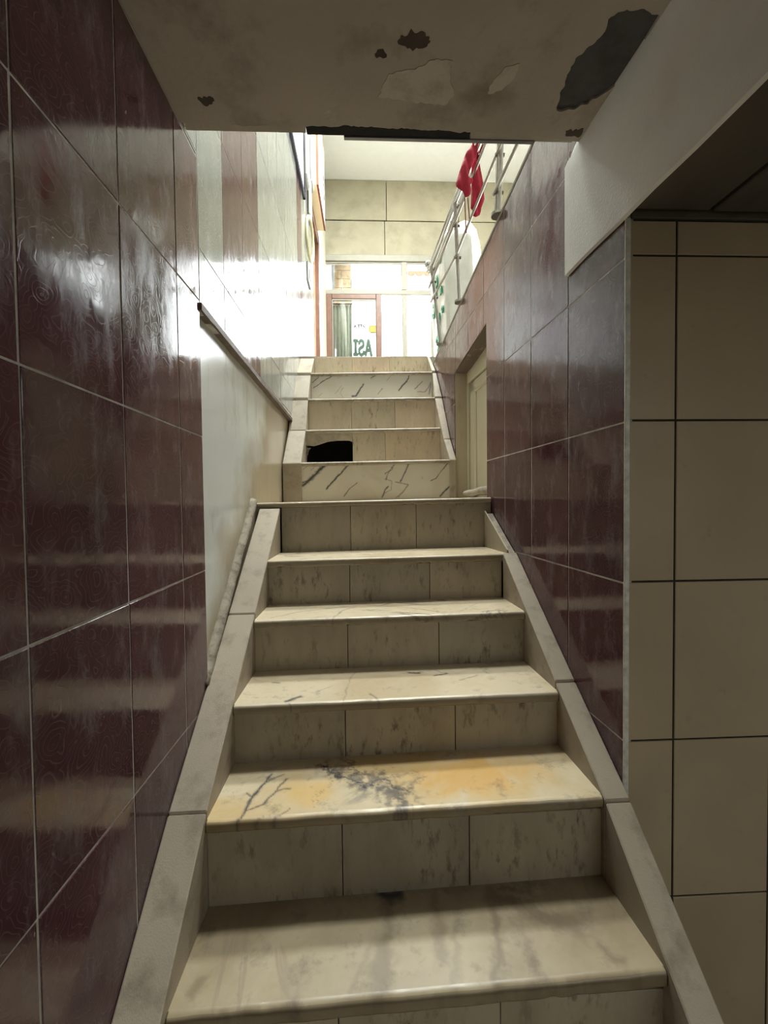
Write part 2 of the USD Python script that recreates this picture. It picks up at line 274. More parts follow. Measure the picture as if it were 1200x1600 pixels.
STEEL = plain('brushed_steel', (.36, .34, .31), .28, 1., var=.08, scale=40)
CHROME = plain('chrome', (.62, .62, .61), .12, 1., var=.02)
CLAMP = plain('dark_clamp', (.10, .08, .075), .4, var=.1)
RED = dirty('red_cloth', (.36, .012, .035), (.22, .008, .022), .45, .75, rough=.85, scale=20., bump=.4, bscale=300.)
DARKRED = plain('dark_red_cord', (.15, .03, .04), .8)
FILM = plain('grey_plastic_film', (.55, .55, .50), .3, var=.06, bump=.3, bscale=14)
PRINT = plain('green_print', (.03, .27, .14), .4, var=.05)
WHITEFOAM = plain('white_foam', (.88, .88, .86), .6, var=.02)
RAG = dirty('grey_rag', (.36, .32, .26), (.18, .15, .12), .5, .75, rough=.95, scale=25., bump=.6)
SIGNFACE = plain('tan_box_side', (.50, .39, .23), .5, var=.06)
SIGNUNDER = plain('yellow_box_underside', (.72, .60, .36), .5, var=.05)
SIGNRED = plain('red_brown_edge', (.22, .065, .03), .4, var=.1)
NAVY = plain('dark_blue_frame', (.02, .022, .045), .3)
PAPER = plain('white_paper', (.58, .57, .51), .6, var=.04)
GREYP = plain('grey_plastic', (.30, .30, .29), .4, var=.05)
HOOP = plain('pale_yellow_rim', (.66, .62, .40), .5, var=.05)
BRICKM = [dirty(f'tan_brick_{i}', c, (.25, .17, .10), .5, .75, rough=.9, scale=20., bump=.6) for i, c in enumerate(((.50, .36, .22), (.46, .33, .20), (.54, .40, .26)))]
PIPE = plain('grey_pipe', (.16, .17, .17), .5)
CURTAIN = plain('grey_green_cloth', (.27, .29, .23), .8, var=.1, bump=.2, bscale=200)
AWNING = plain('tan_awning_cloth', (.42, .27, .17), .9, var=.15, scale=30)
LETTER = plain('green_letter_film', (.09, .17, .12), .5, var=.05)
GREYLETTER = plain('grey_letter_film', (.015, .018, .018), .5)
YELLOW = plain('yellow_badge_film', (.80, .50, .05), .5)
DARKEDGE = plain('dark_badge_outline', (.09, .06, .02), .5)
BLACK = plain('black_sealant', (.012, .012, .014), .8, var=.3, scale=40, bump=.5)
ALU = plain('aluminium_edge', (.45, .44, .42), .35, .6, var=.1, scale=60)
SLAB = plain('dark_concrete', (.10, .09, .08), .95, var=.2, bump=.5)
ROADM = plain('pale_paving', (.55, .55, .54), .9, var=.05)
LOWFLOOR = plain('grey_floor', (.42, .38, .32), .6, var=.1)
GLASS = mat('window_glass', {'f': ('fresnel', {'IOR': 1.45}), 't': ('transparent_bsdf', {'color': (.97, .98, .97)}), 'gl': ('glossy_bsdf', {'color': (1, 1, 1), 'roughness': .02}), 'x': ('mix_closure', {})},
            [('f.fac', 'x.fac'), ('t.BSDF', 'x.closure1'), ('gl.BSDF', 'x.closure2')], surface='x.closure')

# ---------------------------------------------------------------- plan of the stairwell (metres; the camera's foot is the origin)
LA, RA = -.0049, -.0635
lwx = lambda y: -.4869 + math.tan(LA) * (y - .6021)                     # face of the left tile wall
rwx = lambda y: .6355 + math.tan(RA) * (y - 1.0007)                     # face of the right tile wall
FL = Frame((lwx(0), 0, 0), (math.sin(LA), math.cos(LA), 0), (0, 0, 1), (math.cos(LA), -math.sin(LA), 0))
FR = Frame((rwx(0), 0, 0), (math.sin(RA), math.cos(RA), 0), (0, 0, 1), (-math.cos(RA), math.sin(RA), 0))
kL, kR = 1 / math.cos(LA), 1 / math.cos(RA)
SY = {-2: .33, -1: .555, 0: .7687, 1: .9749, 2: 1.1896, 3: 1.4222, 4: 1.6313, 5: 1.895, 6: 2.49, 7: 2.70, 8: 2.83, 9: 3.0, 10: 3.2}
SZ = {-3: -.37, -2: -.18, -1: .01, 0: .198, 1: .4084, 2: .5771, 3: .7577, 4: .936, 5: 1.1654, 6: 1.404, 7: 1.635, 8: 1.867, 9: 2.095, 10: 2.270}
ZS = .0136
ZK = {}
zx = lambda z, x: z + (ZS + ZK.get('now', 0)) * x
TILT = {0: .0225, 1: .0125, -1: .02}
xl = lambda y: -.3945 - .003 * y if y < 2 else -.3985
xr = lambda y: .6239 - .0521 * y if y < 2 else .5009 - .034 * (y - 2.49) / .35 if y < 2.84 else .481 - .02 * (y - 2.84)
UP = 2.28                                                               # upper floor level

# ---------------------------------------------------------------- the setting: lower room
fl = obj('floor', bx(-.7, 2.4, -2.7, 3.4, -.47, -.37, 0), LOWFLOOR, label='grey floor at the foot of the stairs', kind='structure')
wl = thing('wall_left', (lwx(1.2), 1.2, -.37), 'maroon glazed tile wall left of the stairs, cream tile and smeared plaster further up', kind='structure')
wr = thing('wall_right', (rwx(1.6), 1.6, -.37), 'maroon glazed tile wall right of the stairs with the little door', kind='structure')
wa = thing('wall_alcove', (1.3, 1.0, -.37), 'beige tiled wall of the alcove at the right edge', kind='structure')

pickm = lambda i, j: MAROON[rnd.randrange(3)]
# left, first stretch: maroon
us = [k * kL for k in [-.648, -.398, -.148, .102, .352, .602, .852, 1.102, 1.2505]]
vs = [-.6416 + .4 * k for k in range(7)] + [2.172]
tiles(wl, Frame(FL.p(0, 0, -.009), FL.u, FL.v, FL.n), us, vs, sbox(-.7, -.37, 1.2505, 2.172), pickm)
obj('backing', place(FL, extr(sbox(-2.6, -.37, 1.25, 2.176), -.12, -.0012)), GROUT, wl)
# left, second stretch: stripes of cream and maroon, above the trim
yc = [1.0, 1.2525, 1.472, 1.711, 1.959, 2.184, 2.412, 2.65, 2.888, 3.11, 3.337, 3.58, 3.83, 4.08]
zc = [1.742, 1.915, 2.405, 2.85, 3.25, 3.66, 4.07, 4.48, 4.89]
dark_cols = {2, 3, 9}
reg2 = Polygon([(1.0, 2.19), (1.2535, 2.19), (1.2535, 1.745), (2.80, 1.722), (2.80, 1.80), (3.2, 2.27), (4.08, 2.27), (4.08, 4.9), (1.0, 4.9)])
tiles(wl, Frame(FL.p(0, 0, -.009), FL.u, FL.v, FL.n), [y * kL for y in yc], zc, reg2, lambda i, j: MAROON[rnd.randrange(3)] if i in dark_cols else CREAM[rnd.randrange(2)], gap=.003, tilt=.0012)
obj('backing', place(FL, extr(Polygon([(1.0, 2.185), (1.25, 2.185), (1.25, 1.73), (2.80, 1.71), (3.2, 2.2), (4.085, 2.2), (4.085, 4.9), (1.0, 4.9)]), -.12, -.0012)), GROUT, wl)
# smeared plaster under it, a little recessed
def rough_sheet(fr, poly, depth, thick, amp, step=.035, seed=3):
    a0, b0, a1, b1 = poly.bounds
    A, B = np.meshgrid(np.arange(a0, a1 + step, step).clip(a0, a1), np.arange(b0, b1 + step, step).clip(b0, b1), indexing='ij')
    D = depth + amp * (meshkit.fbm(np.stack([A * 6, B * 3.5, A * 0], -1), 4, seed) - .5)
    n, m = A.shape
    V = np.stack([A, B, D], -1).reshape(-1, 3)
    Fc = []
    idx = np.arange(n * m).reshape(n, m)
    q = np.stack([idx[:-1, :-1], idx[1:, :-1], idx[1:, 1:], idx[:-1, 1:]], -1).reshape(-1, 4)
    cen = V[q].mean(1)
    keep = [poly.buffer(.03).contains(Point(c[0], c[1])) for c in cen]
    q = q[keep]
    Fc = np.vstack([q[:, [0, 1, 2]], q[:, [0, 2, 3]]])
    return place(fr, trimesh.Trimesh(V, Fc, process=False))
plp = Polygon([(1.25, .3), (3.25, 1.75), (3.25, 1.95), (2.80, 1.735), (1.25, 1.76)])
obj('plaster', rough_sheet(FL, sbox(1.245, .3, 3.3, 1.755), -.020, .01, .006), PLASTER, wl, smooth=True, label='grey-white smeared plaster streaked with brown dirt')
obj('plaster_backing', place(FL, extr(sbox(1.2505, -.37, 4.0, 1.75), -.12, -.028)), MORTAR, wl)
obj('plaster_backing', place(FL, extr(sbox(2.78, 1.70, 4.08, 2.30), -.12, -.010)), PLASTER, wl)
tp = [(1.246, 1.762), (1.252, 1.735), (1.30, 1.737), (1.7, 1.728), (2.2, 1.722), (2.795, 1.708)]
tr = []
for i in range(24):
    y = 1.249 + (2.79 - 1.249) * i / 23; w = .014 + .004 * rnd.random(); z = 1.752 - .026 * (y - 1.25)
    tr.append((y, z, w))
tv = cat_([place(FL, extr(Polygon([(a[0], a[1] - a[2] - .004), (b[0], b[1] - b[2] - .004), (b[0], b[1]), (a[0], a[1])]), -.02, .007)) for a, b in zip(tr[:-1], tr[1:])])
obj('edge_trim', tv, plain('brown_trim', (.16, .125, .105), .6, var=.25, scale=30), wl, label='chipped brown strip under the cream tiles')
bead = [FL.p(y, z + .012, -.012) for y, z in ((1.24, .60), (1.30, .70), (1.4565, .848), (1.6326, .998), (1.83, 1.155))]
obj('mortar_bead', tube([bead[0] + (np.array(bead[-1]) - bead[0]) * t + np.array([rnd.uniform(-.002, .002), 0, rnd.uniform(-.004, .004)]) for t in np.linspace(0, 1, 30)], .019, 8), MORTAR, wl, smooth=True)

# right wall: maroon, an opening with a small door in it, a sloping parapet top
us = [(1.0007 - .0019) * kR] + [(1.0007 + .25 * math.cos(RA) * k) * kR for k in range(1, 10)]
vs = [-.6512 + .4 * k for k in range(9)]
ptop = lambda y: 2.43 - .152 * (y - 1.47)
OY0, OY1 = 1.965, 2.52
stair_low = [(1.0, .15), (1.8, .75), (1.81, .9), (2.5, .95), (3.2, 1.85)]
regR = Polygon([(y * kR, z) for y, z in stair_low + [(3.2, ptop(3.2)), (1.26, ptop(1.26)), (1.0, ptop(1.0))]])
opening = Polygon([(OY0 * kR, 1.0), (OY1 * kR, 1.0), (OY1 * kR, 1.94), (OY0 * kR, 2.005)])
tiles(wr, Frame(FR.p(0, 0, -.009), FR.u, FR.v, FR.n), us, vs, regR.difference(opening), pickm)
obj('backing', place(FR, extr(Polygon([(1.002 * kR, -.37), (3.2 * kR, -.37), (3.2 * kR, ptop(3.2) - .004), (1.002 * kR, ptop(1.0) - .004)]).difference(opening), -.0765, -.0012)), GROUT, wr)
cy = [1.26, 3.2]
obj('coping', bevel8([FR.p(cy[0] * kR, ptop(cy[0]), .004), FR.p(cy[1] * kR, ptop(cy[1]), .004), FR.p(cy[1] * kR, ptop(cy[1]), -.10), FR.p(cy[0] * kR, ptop(cy[0]), -.10),
                      FR.p(cy[0] * kR, ptop(cy[0]) + .014, .004), FR.p(cy[1] * kR, ptop(cy[1]) + .014, .004), FR.p(cy[1] * kR, ptop(cy[1]) + .014, -.10), FR.p(cy[0] * kR, ptop(cy[0]) + .014, -.10)], .003), plain('grey_coping', (.38, .36, .32), .6, var=.15), wr)
obj('corner_trim', bx(.6365, .6500, .9965, 1.0045, -.37, 1.845, .0015), plain('white_corner_strip', (.80, .78, .72), .4, var=.25, scale=40), wr, label='chipped pale corner strip')
# the opening's lining
obj('lintel', bevel8([FR.p(OY0 * kR, 2.001, -.004), FR.p(OY1 * kR, 1.936, -.004), FR.p(OY1 * kR, 1.936, -.085), FR.p(OY0 * kR, 2.001, -.085),
                      FR.p(OY0 * kR, 2.03, -.004), FR.p(OY1 * kR, 1.966, -.004), FR.p(OY1 * kR, 1.966, -.085), FR.p(OY0 * kR, 2.03, -.085)], .002), LINTEL, wr, label='dark bare lintel over the little door')
obj('reveal', place(FR, extr(sbox(OY1 * kR - .004, 1.1, OY1 * kR + .02, 1.945), -.095, -.004)), dirty('beige_reveal', (.50, .43, .31), (.3, .24, .16), .5, .8, rough=.8, stretch=(1, 1, .3), scale=12.), wr)
obj('reveal', place(FR, extr(sbox(OY0 * kR - .02, 1.1, OY0 * kR - .0005, 2.0), -.095, -.012)), CREAMWALL, wr)
d1 = thing('door_1', FR.p(2.24 * kR, 1.17, -.09), 'small cream panelled door set low in the right wall', kind='structure')
DO = -.076
def bar(fr, a0, b0, a1, b1, d0, d1, bev=.004):
    c = [fr.p(a0, b0, d0), fr.p(a1, b0, d0), fr.p(a1, b1, d0), fr.p(a0, b1, d0), fr.p(a0, b0, d1), fr.p(a1, b0, d1), fr.p(a1, b1, d1), fr.p(a0, b1, d1)]
    return bevel8(c, bev)
fa0, fa1 = 1.93 * kR, 2.56 * kR
obj('frame', bar(FR, fa1 - .055, 1.17, fa1, 1.93, DO - .05, DO, .004), PVC, d1)
obj('frame', bar(FR, fa0, 1.17, fa0 + .05, 1.93, DO - .05, DO, .004), PVC, d1)
obj('frame', bar(FR, fa0, 1.875, fa1, 1.945, DO - .05, DO, .004), PVC, d1)
obj('head_filler', bevel8([FR.p(fa0, 1.945, DO - .004), FR.p(fa1, 1.93, DO - .004), FR.p(fa1, 1.93, DO - .05), FR.p(fa0, 1.945, DO - .05), FR.p(fa0, 2.02, DO - .004), FR.p(fa1, 1.95, DO - .004), FR.p(fa1, 1.95, DO - .05), FR.p(fa0, 2.02, DO - .05)], .001), PVC, d1)
obj('stile', bar(FR, fa1 - .15, 1.17, fa1 - .062, 1.872, DO - .045, DO - .012, .008), PVC, d1)
obj('rail', bar(FR, fa0 + .05, 1.80, fa1 - .062, 1.872, DO - .045, DO - .012, .008), PVC, d1)
obj('panel', bar(FR, fa0 + .05, 1.165, fa1 - .14, 1.815, DO - .045, DO - .026, .004), PVC, d1)

# alcove wall: beige tiles with dark joints, facing the foot of the stairs
FA = Frame((0, 1.0, 0), (1, 0, 0), (0, 0, 1), (0, -1, 0))
us = [.648, .768, 1.022, 1.276, 1.53, 1.784, 2.04, 2.2]
vs = [-.265, .137, .546, .951, 1.3535, 1.757, 1.842]
tiles(wa, Frame((0, 1.0 + .009, 0), FA.u, FA.v, FA.n), us, vs, sbox(.648, -.37, 2.2, 1.842), lambda i, j: BEIGE[rnd.randrange(3)], gap=.005, bev=.0013, tilt=.001)
obj('backing', bx(.652, 2.3, 1.0035, 1.08, -.37, 1.9, 0), DARKGROUT, wa)
obj('head_strip', bx(.652, 2.2, .996, 1.01, 1.845, 1.872, .002), SOFFIT, wa)
c1 = thing('ceiling_001', (1.3, 0, 1.88), 'low brown boarded soffit over the alcove', kind='structure')
obj('panel', bevel8([(rwx(-2.6) - .004, -2.6, 1.856), (1.0, -2.6, 1.856), (.835, .985, 1.856), (rwx(.985) - .004, .985, 1.856), (rwx(-2.6) - .004, -2.6, 1.90), (1.0, -2.6, 1.90), (.835, .985, 1.90), (rwx(.985) - .004, .985, 1.90)], .002), SOFFIT, c1)
obj('panel', bevel8([(1.01, -2.6, 1.853), (2.3, -2.6, 1.853), (2.3, .985, 1.853), (.845, .985, 1.853), (1.01, -2.6, 1.90), (2.3, -2.6, 1.90), (2.3, .985, 1.90), (.845, .985, 1.90)], .003), SOFFIT, c1)
obj('deck', bx(.70, 2.4, -2.6, 1.1, 1.90, 2.0, 0), SLAB, c1)
bmx = lambda y: rwx(y) - .012
bp = [(bmx(1.255), 1.255, 1.838), (bmx(-2.5), -2.5, 1.842)]
bm = thing('beam', (bmx(.6), .6, 1.84), 'white plastered beam face along the top of the right wall', kind='structure')
zt = lambda y: 2.30 if y < 1.135 else 2.195 if y < 1.19 else 2.195 - (y - 1.19) * .55
def beam_mesh():
    ys = np.concatenate([np.linspace(-2.5, 1.12, 34), np.linspace(1.136, 1.2505, 8)]); V, Fc = [], []
    for y in ys:
        x = bmx(y); j = .0015 * math.sin(y * 23) + .002 * math.sin(y * 7.3)
        V += [(x + .010, y, 1.838 + j), (x + .001, y, 1.841 + j), (x, y, 1.95), (x, y, 2.05), (x, y, 2.12), (x, y, min(2.17, zt(y))), (x + .004, y, zt(y)), (x + .12, y, zt(y)), (x + .02, y, 1.90)]
    n = 9
    for i in range(len(ys) - 1):
        for k in range(n):
            a, b = i * n + k, i * n + (k + 1) % n
            Fc += [(a, b, b + n), (a, b + n, a + n)]
    e = (len(ys) - 1) * n
    for a, b, c_ in ((0, 1, 8), (1, 2, 8), (2, 3, 8), (3, 4, 8), (4, 5, 8), (5, 6, 7), (5, 7, 8)): Fc += [(a, c_, b), (e + a, e + b, e + c_)]
    return trimesh.Trimesh(np.array(V), np.array(Fc)[:, ::-1], process=False)
obj('beam_face', beam_mesh(), BEAM, bm, smooth=35)

# slab over the foot of the stairs: plaster with a bare patch and a ragged edge
ce = thing('ceiling', (.1, .5, 2.18), 'low stained plaster ceiling over the foot of the stairs', kind='structure')
edge = [(-.50, 1.147), (-.42, 1.150), (-.325, 1.154), (-.25, 1.151), (-.19, 1.157), (-.162, 1.153), (-.12, 1.149), (-.08, 1.151), (-.045, 1.144), (-.0135, 1.150), (.03, 1.147), (.08, 1.152), (.12, 1.150), (.17, 1.155), (.215, 1.152), (.269, 1.158), (.32, 1.155), (.40, 1.163), (.46, 1.162), (.5268, 1.170), (.66, 1.185)]
patch = Polygon([(.512, 1.083), (.506, 1.049), (.499, 1.002), (.502, .962), (.524, .934), (.537, .906), (.53, .882), (.555, .868), (.592, .871), (.6265, .882), (.6275, .897), (.626, .935), (.625, .977), (.622, 1.014), (.588, 1.047), (.572, 1.064), (.546, 1.079)])
def ragged(poly, amp, seed, step=.006):
    r = np.random.default_rng(seed); ring = poly.exterior; n = int(ring.length / step)
    pts = [ring.interpolate(i / n, True) for i in range(n)]
    off = r.normal(0, amp, n); off = (off + np.roll(off, 1)) / 1.5
    c = np.array([(p.x, p.y) for p in pts]); t = np.roll(c, -1, 0) - np.roll(c, 1, 0); t /= np.linalg.norm(t, axis=1, keepdims=True)
    c = c + off[:, None] * np.stack([t[:, 1], -t[:, 0]], 1)
    return Polygon(c).buffer(0)
patch = ragged(patch.buffer(.006), .0022, 5).intersection(sbox(.3, .7, .629, 1.2))
r = np.random.default_rng(11); ed = []
for (x0, y0), (x1, y1) in zip(edge[:-1], edge[1:]):
    for t in np.linspace(0, 1, 6)[:-1]: ed.append((x0 + (x1 - x0) * t, y0 + (y1 - y0) * t + r.normal(0, .0013)))
ed.append(edge[-1])
cpoly = Polygon([(-.50, -2.6), (.665, -2.6)] + ed[::-1]).buffer(0)
FC = Frame((0, 0, 2.18), (1, 0, 0), (0, 1, 0), (0, 0, 1))
obj('plaster', place(FC, extr(cpoly.difference(patch), 0, .010)), CEIL, ce)
obj('bare_patch', bx(.44, .64, .82, 1.12, 2.186, 2.2, 0), CEILPATCH, ce, label='dark grey patch where the plaster has come off')
lp = ragged(Polygon([(.04, 1.062), (.051, 1.022), (.081, .999), (.126, .995), (.168, .971), (.21, .974), (.21, 1.01), (.228, 1.053), (.211, 1.082), (.135, 1.076)]), .002, 3)
lp2 = ragged(Polygon([(.312, 1.046), (.316, 1.015), (.337, .985), (.367, .975), (.368, 1.006), (.347, 1.037), (.319, 1.051)]), .0015, 4)
for q in (lp, lp2): obj('filler_patch', place(FC, extr(q, -.0012, .002)), SKIM, ce)
for q, s in ((Point(.115, .935).buffer(.028), 21), (Point(-.40, 1.085).buffer(.016), 22), (Point(.04, .965).buffer(.012), 23), (Point(.585, 1.15).buffer(.02), 25)):
    obj('scar', place(FC, extr(ragged(affinity.scale(q, 1.3, .6), .003, s, .004), -.0008, .002)), plain(f'brown_scar_{s}', (.075, .058, .045), .9, var=.3, bump=.6), ce)
obj('slab', bx(-.62, .70, -2.6, 1.146, 2.190, UP, 0), SLAB, ce)
obj('lip', bx(-.488, -.160, 1.13, 1.181, 2.187, 2.21, .002), plain('beige_lip', (.42, .38, .31), .8, var=.15, bump=.4), ce)
obj('lip', bx(-.158, .300, 1.13, 1.186, 2.187, 2.21, .002), BLACK, ce, label='black sealed strip along the slab edge')
obj('lip', bx(.302, .600, 1.14, 1.192, 2.187, 2.21, .002), plain('beige_lip_2', (.40, .37, .31), .8, var=.15, bump=.4), ce)
obj('edge_angle', bx(-.055, .49, 1.186, 1.197, 2.184, 2.20, .001), plain('grey_steel_angle', (.25, .25, .26), .4, .6), ce)

# lower room shell behind and beside the viewer
for nm, m in (('wall_back', bx(-.62, 2.4, -2.7, -2.6, -.37, 2.3, 0)), ('wall_side', bx(2.3, 2.4, -2.6, 1.1, -.37, 2.3, 0))):
    obj(nm, m, CREAMWALL, label={'wall_back': 'cream wall at the back of the lower room', 'wall_side': 'cream wall at the far side of the alcove'}[nm], kind='structure')

obj('wall_under', bx(-.7, 2.4, 3.30, 3.4, -.37, UP - .12, 0), SLAB, label='dark wall closing the void under the stairs', kind='structure')
obj('wall_under_001', bx(2.3, 2.4, 1.1, 3.3, -.37, UP - .12, 0), SLAB, label='dark wall closing the space behind the little door', kind='structure')
# ---------------------------------------------------------------- the setting: upper room
H = 6.06
uf = thing('floor_001', (0, 4, UP), 'floor of the upper hall round the stairwell', kind='structure')
obj('slab', bx(-.75, 4.3, 3.215, 6.5, UP - .12, UP, 0), LOWFLOOR, uf)
obj('slab', bx(.70, 4.3, -2.6, 3.215, UP - .12, UP - .002, 0), LOWFLOOR, uf)
obj('slab', bx(-.62, .70, -2.6, 1.14, UP, UP + .02, 0), LOWFLOOR, uf)
obj('ceiling_002', bx(-.8, 4.4, -2.7, 6.6, H, H + .1, 0), WHITE, label='white ceiling of the upper hall', kind='structure')
obj('wall_upper', bx(-.62, -.52, -2.6, 1.0, UP, H, 0), CREAMWALL, label='cream wall above the lower room', kind='structure')
obj('wall_upper_001', bx(lwx(2) - .12, lwx(2) - .004, 1.0, 4.085, 4.9, H, 0), CREAMWALL, label='cream wall above the striped tiles', kind='structure')
obj('wall_rear', bx(-.7, 4.4, -2.7, -2.6, UP, H, 0), WHITE, label='white rear wall of the upper hall', kind='structure')
obj('wall_hall', bx(4.3, 4.4, -2.6, 6.6, UP, H, 0), WHITE, label='white side wall of the upper hall', kind='structure')
# recessed left wall past the tiles, with a brown framed doorway
w3 = thing('wall_left_001', (-.66, 5.2, UP), 'cream wall with a doorway past the end of the striped tiles', kind='structure')
obj('plaster', bx(-.74, -.60, 5.30, 6.5, UP, H, .002), CREAMWALL, w3)
obj('plaster', bx(-.74, -.60, 4.085, 5.30, 4.47, H, .002), CREAMWALL, w3)
d3 = thing('door_3', (-.62, 4.8, UP), 'brown framed doorway in the left wall past the tiles', kind='structure')
obj('frame', bx(-.70, -.575, 5.20, 5.30, UP, 4.41, .004), BROWNW, d3)
obj('frame', bx(-.70, -.575, 4.09, 5.30, 4.36, 4.47, .004), BROWNW, d3)
obj('leaf', bx(-.73, -.68, 4.09, 5.20, UP, 4.36, .003), TANW, d3)
obj('jamb', bx(-.68, -.62, 5.185, 5.20, UP, 4.36, .002), TANW, d3)
# far wall: stained panels over a glazed front
wf = thing('wall_far', (1.8, 6.45, 4.9), 'stained beige panel wall above the glazed front', kind='structure')
xs = [-.66, .335, 1.45, 2.55, 3.6, 4.3]
for row, (z0, z1) in enumerate(((4.93, 5.448), (5.46, 6.06))):
    for i in range(len(xs) - 1):
        off = -.03 if row == 0 else 0
        a, b = xs[i] + (off if i else 0), xs[i + 1] + off
        obj('panel', bx(a + .004, b - .004, 6.40 + rnd.uniform(0, .006), 6.47, z0, z1 + rnd.uniform(-.004, 0), .006), CONCRETE[rnd.randrange(3)], wf)
obj('backing', bx(-.75, 4.4, 6.46, 6.545, 4.93, H, 0), DARKGROUT, wf)
w1 = thing('window_1', (1.8, 6.45, UP), 'cream framed glazed front with a row of transom lights', kind='structure')
def win(name, x0, x1, z0, z1, y0=6.40, y1=6.46, m=FRAME, bv=.006): return obj(name, bx(x0, x1, y0, y1, z0, z1, bv), m, w1)
win('head', -.66, 4.3, 4.835, 4.93, 6.385, 6.50)
win('head_bead', -.62, 4.3, 4.81, 4.835, 6.41, 6.47)
win('transom', -.62, 4.3, 4.338, 4.41)
win('jamb', -.66, -.61, UP, 4.84)
mull = [.60, 1.045, 1.62, 2.20, 2.78, 3.36, 3.94]
for k, x in enumerate(mull): win('mullion', x - .045, x + .045, 4.41, 4.835); win('mullion', x - .034, x + .034, UP + .05, 4.338)
win('jamb', 4.25, 4.3, UP, 4.84)
win('sill', .25, 4.3, UP, UP + .06)
px_ = [-.61] + mull + [4.25]
for a, b in zip(px_[:-1], px_[1:]):
    obj('pane', bx(a + .04, b - .04, 6.428, 6.434, 4.41, 4.812, 0), GLASS, w1)
    obj('pane', bx(max(a, .24) + .03, b - .03, 6.428, 6.434, UP + .06, 4.338, 0), GLASS, w1)
d2 = thing('door_2', (-.18, 6.42, UP), 'brown wooden glazed entrance door at the far left of the glazed front', kind='structure')
for a, b, z0, z1 in ((-.60, -.515, UP, 4.336), (.162, .242, UP, 4.336), (-.5145, .1615, 4.262, 4.336), (-.5145, .1615, UP + .005, UP + .2)):
    obj('stile' if z0 == UP else 'rail', bx(a, b, 6.385, 6.44, z0, z1, .006), BROWNW, d2)
for a, b, z0, z1 in ((-.515, -.503, UP + .2, 4.262), (.150, .162, UP + .2, 4.262), (-.503, .150, 4.240, 4.262)):
    obj('glazing_bead', bx(a, b, 6.395, 6.43, z0, z1, .003), FRAME, d2)
pane = obj('pane', bx(-.51, .157, 6.41, 6.416, UP + .2, 4.25, 0), GLASS, d2)
def lettering(txt, x_right, z, h, w, fat, bold=True):
    """lettering on the street side of the glass: it reads backwards from inside"""
    t = meshkit.text_mesh(txt, h, .0015, bold=bold); v = np.array(t.vertices); s = w / (v[:, 0].max() - v[:, 0].min())
    v = np.stack([x_right - (v[:, 0] - v[:, 0].min()) * s, 6.4185 + v[:, 2], z + v[:, 1]], 1)
    f = np.array(t.faces)
    return cat_([trimesh.Trimesh(v + np.array([dx, k * .0002, dz]) * 1., f, process=False) for k, (dx, dz) in enumerate(((0, 0), (fat, 0), (-fat, 0), (0, fat), (0, -fat), (fat * .7, fat * .7), (-fat * .7, fat * .7), (fat * .7, -fat * .7), (-fat * .7, -fat * .7)))])
obj('lettering', lettering('ASI', .092, 3.415, .235, .285, .0095), LETTER, d2, label='large green letters seen backwards')
obj('lettering', lettering('PTT A', -.012, 3.836, .046, .175, .0034), GREYLETTER, d2, label='small grey letters seen backwards')
bd = sbox(.055, 3.765, .185, 3.868).buffer(-.02).buffer(.02)
FB = Frame((0, 6.4185, 0), (1, 0, 0), (0, 0, 1), (0, 1, 0))
obj('badge', place(FB, extr(bd, .0, .001)), YELLOW, d2, label='yellow rounded badge')
obj('badge_outline', place(FB, extr(bd.buffer(.006).difference(bd.buffer(-.004)), -.0002, .0012)), DARKEDGE, d2)
# street outside
obj('road', bx(-30, 30, 6.6, 60, UP - .2, UP - .06, 0), ROADM, label='pale street outside the glazed front', kind='structure')
bw = thing('wall_outside', (-.47, 6.8, UP), 'tan brick pier outside the transom light', kind='structure')
for j in range(21):
    z = UP + .002 + j * .138; o = .0 if j % 2 else .13
    for a, b in ((-.72, -.52 + o), (-.512 + o, -.235)):
        obj('brick', bx(a, b, 6.76 + rnd.uniform(0, .006), 6.86, z, z + .128, .005), BRICKM[rnd.randrange(3)], bw)
obj('core', bx(-.74, -.225, 6.772, 6.9, UP - .05, UP + 2.9, 0), MORTAR, bw)
tag(obj('drainpipe', tube([(-.525, 6.715, UP - .06), (-.525, 6.715, 5.3)], .036, 12), PIPE, smooth=True), 'grey drainpipe on the tan brick pier outside the transom', 'pipe')
tag(obj('awning', cat_([bx(-.15, 4.2, 6.56, 6.58, 5.24, 5.4, .003), bx(0, 4.0, 6.59, 6.60, 5.30, 5.38, 0), bx(.4, .44, 6.547, 6.60, 5.30, 5.34, .002), bx(3.4, 3.44, 6.547, 6.60, 5.30, 5.34, .002)] + [bevel8([(-.15, 6.56, 5.40), (4.2, 6.56, 5.40), (4.2, 7.2, 5.13), (-.15, 7.2, 5.13), (-.15, 6.56, 5.412), (4.2, 6.56, 5.412), (4.2, 7.2, 5.142), (-.15, 7.2, 5.142)], .002)]
    + [place(Frame((-.15 + .145 * k, 7.2, 5.14), (1, 0, 0), (0, 0, 1), (0, 1, 0)), extr(Polygon([(0, 0), (.145, 0)] + [(.0725 + .0725 * math.cos(t), -.045 - .045 * math.sin(t)) for t in np.linspace(0, math.pi, 9)]), 0, .006)) for k in range(30)]), AWNING),
    'tan shop awning with a scalloped hem outside the transom lights', 'awning')
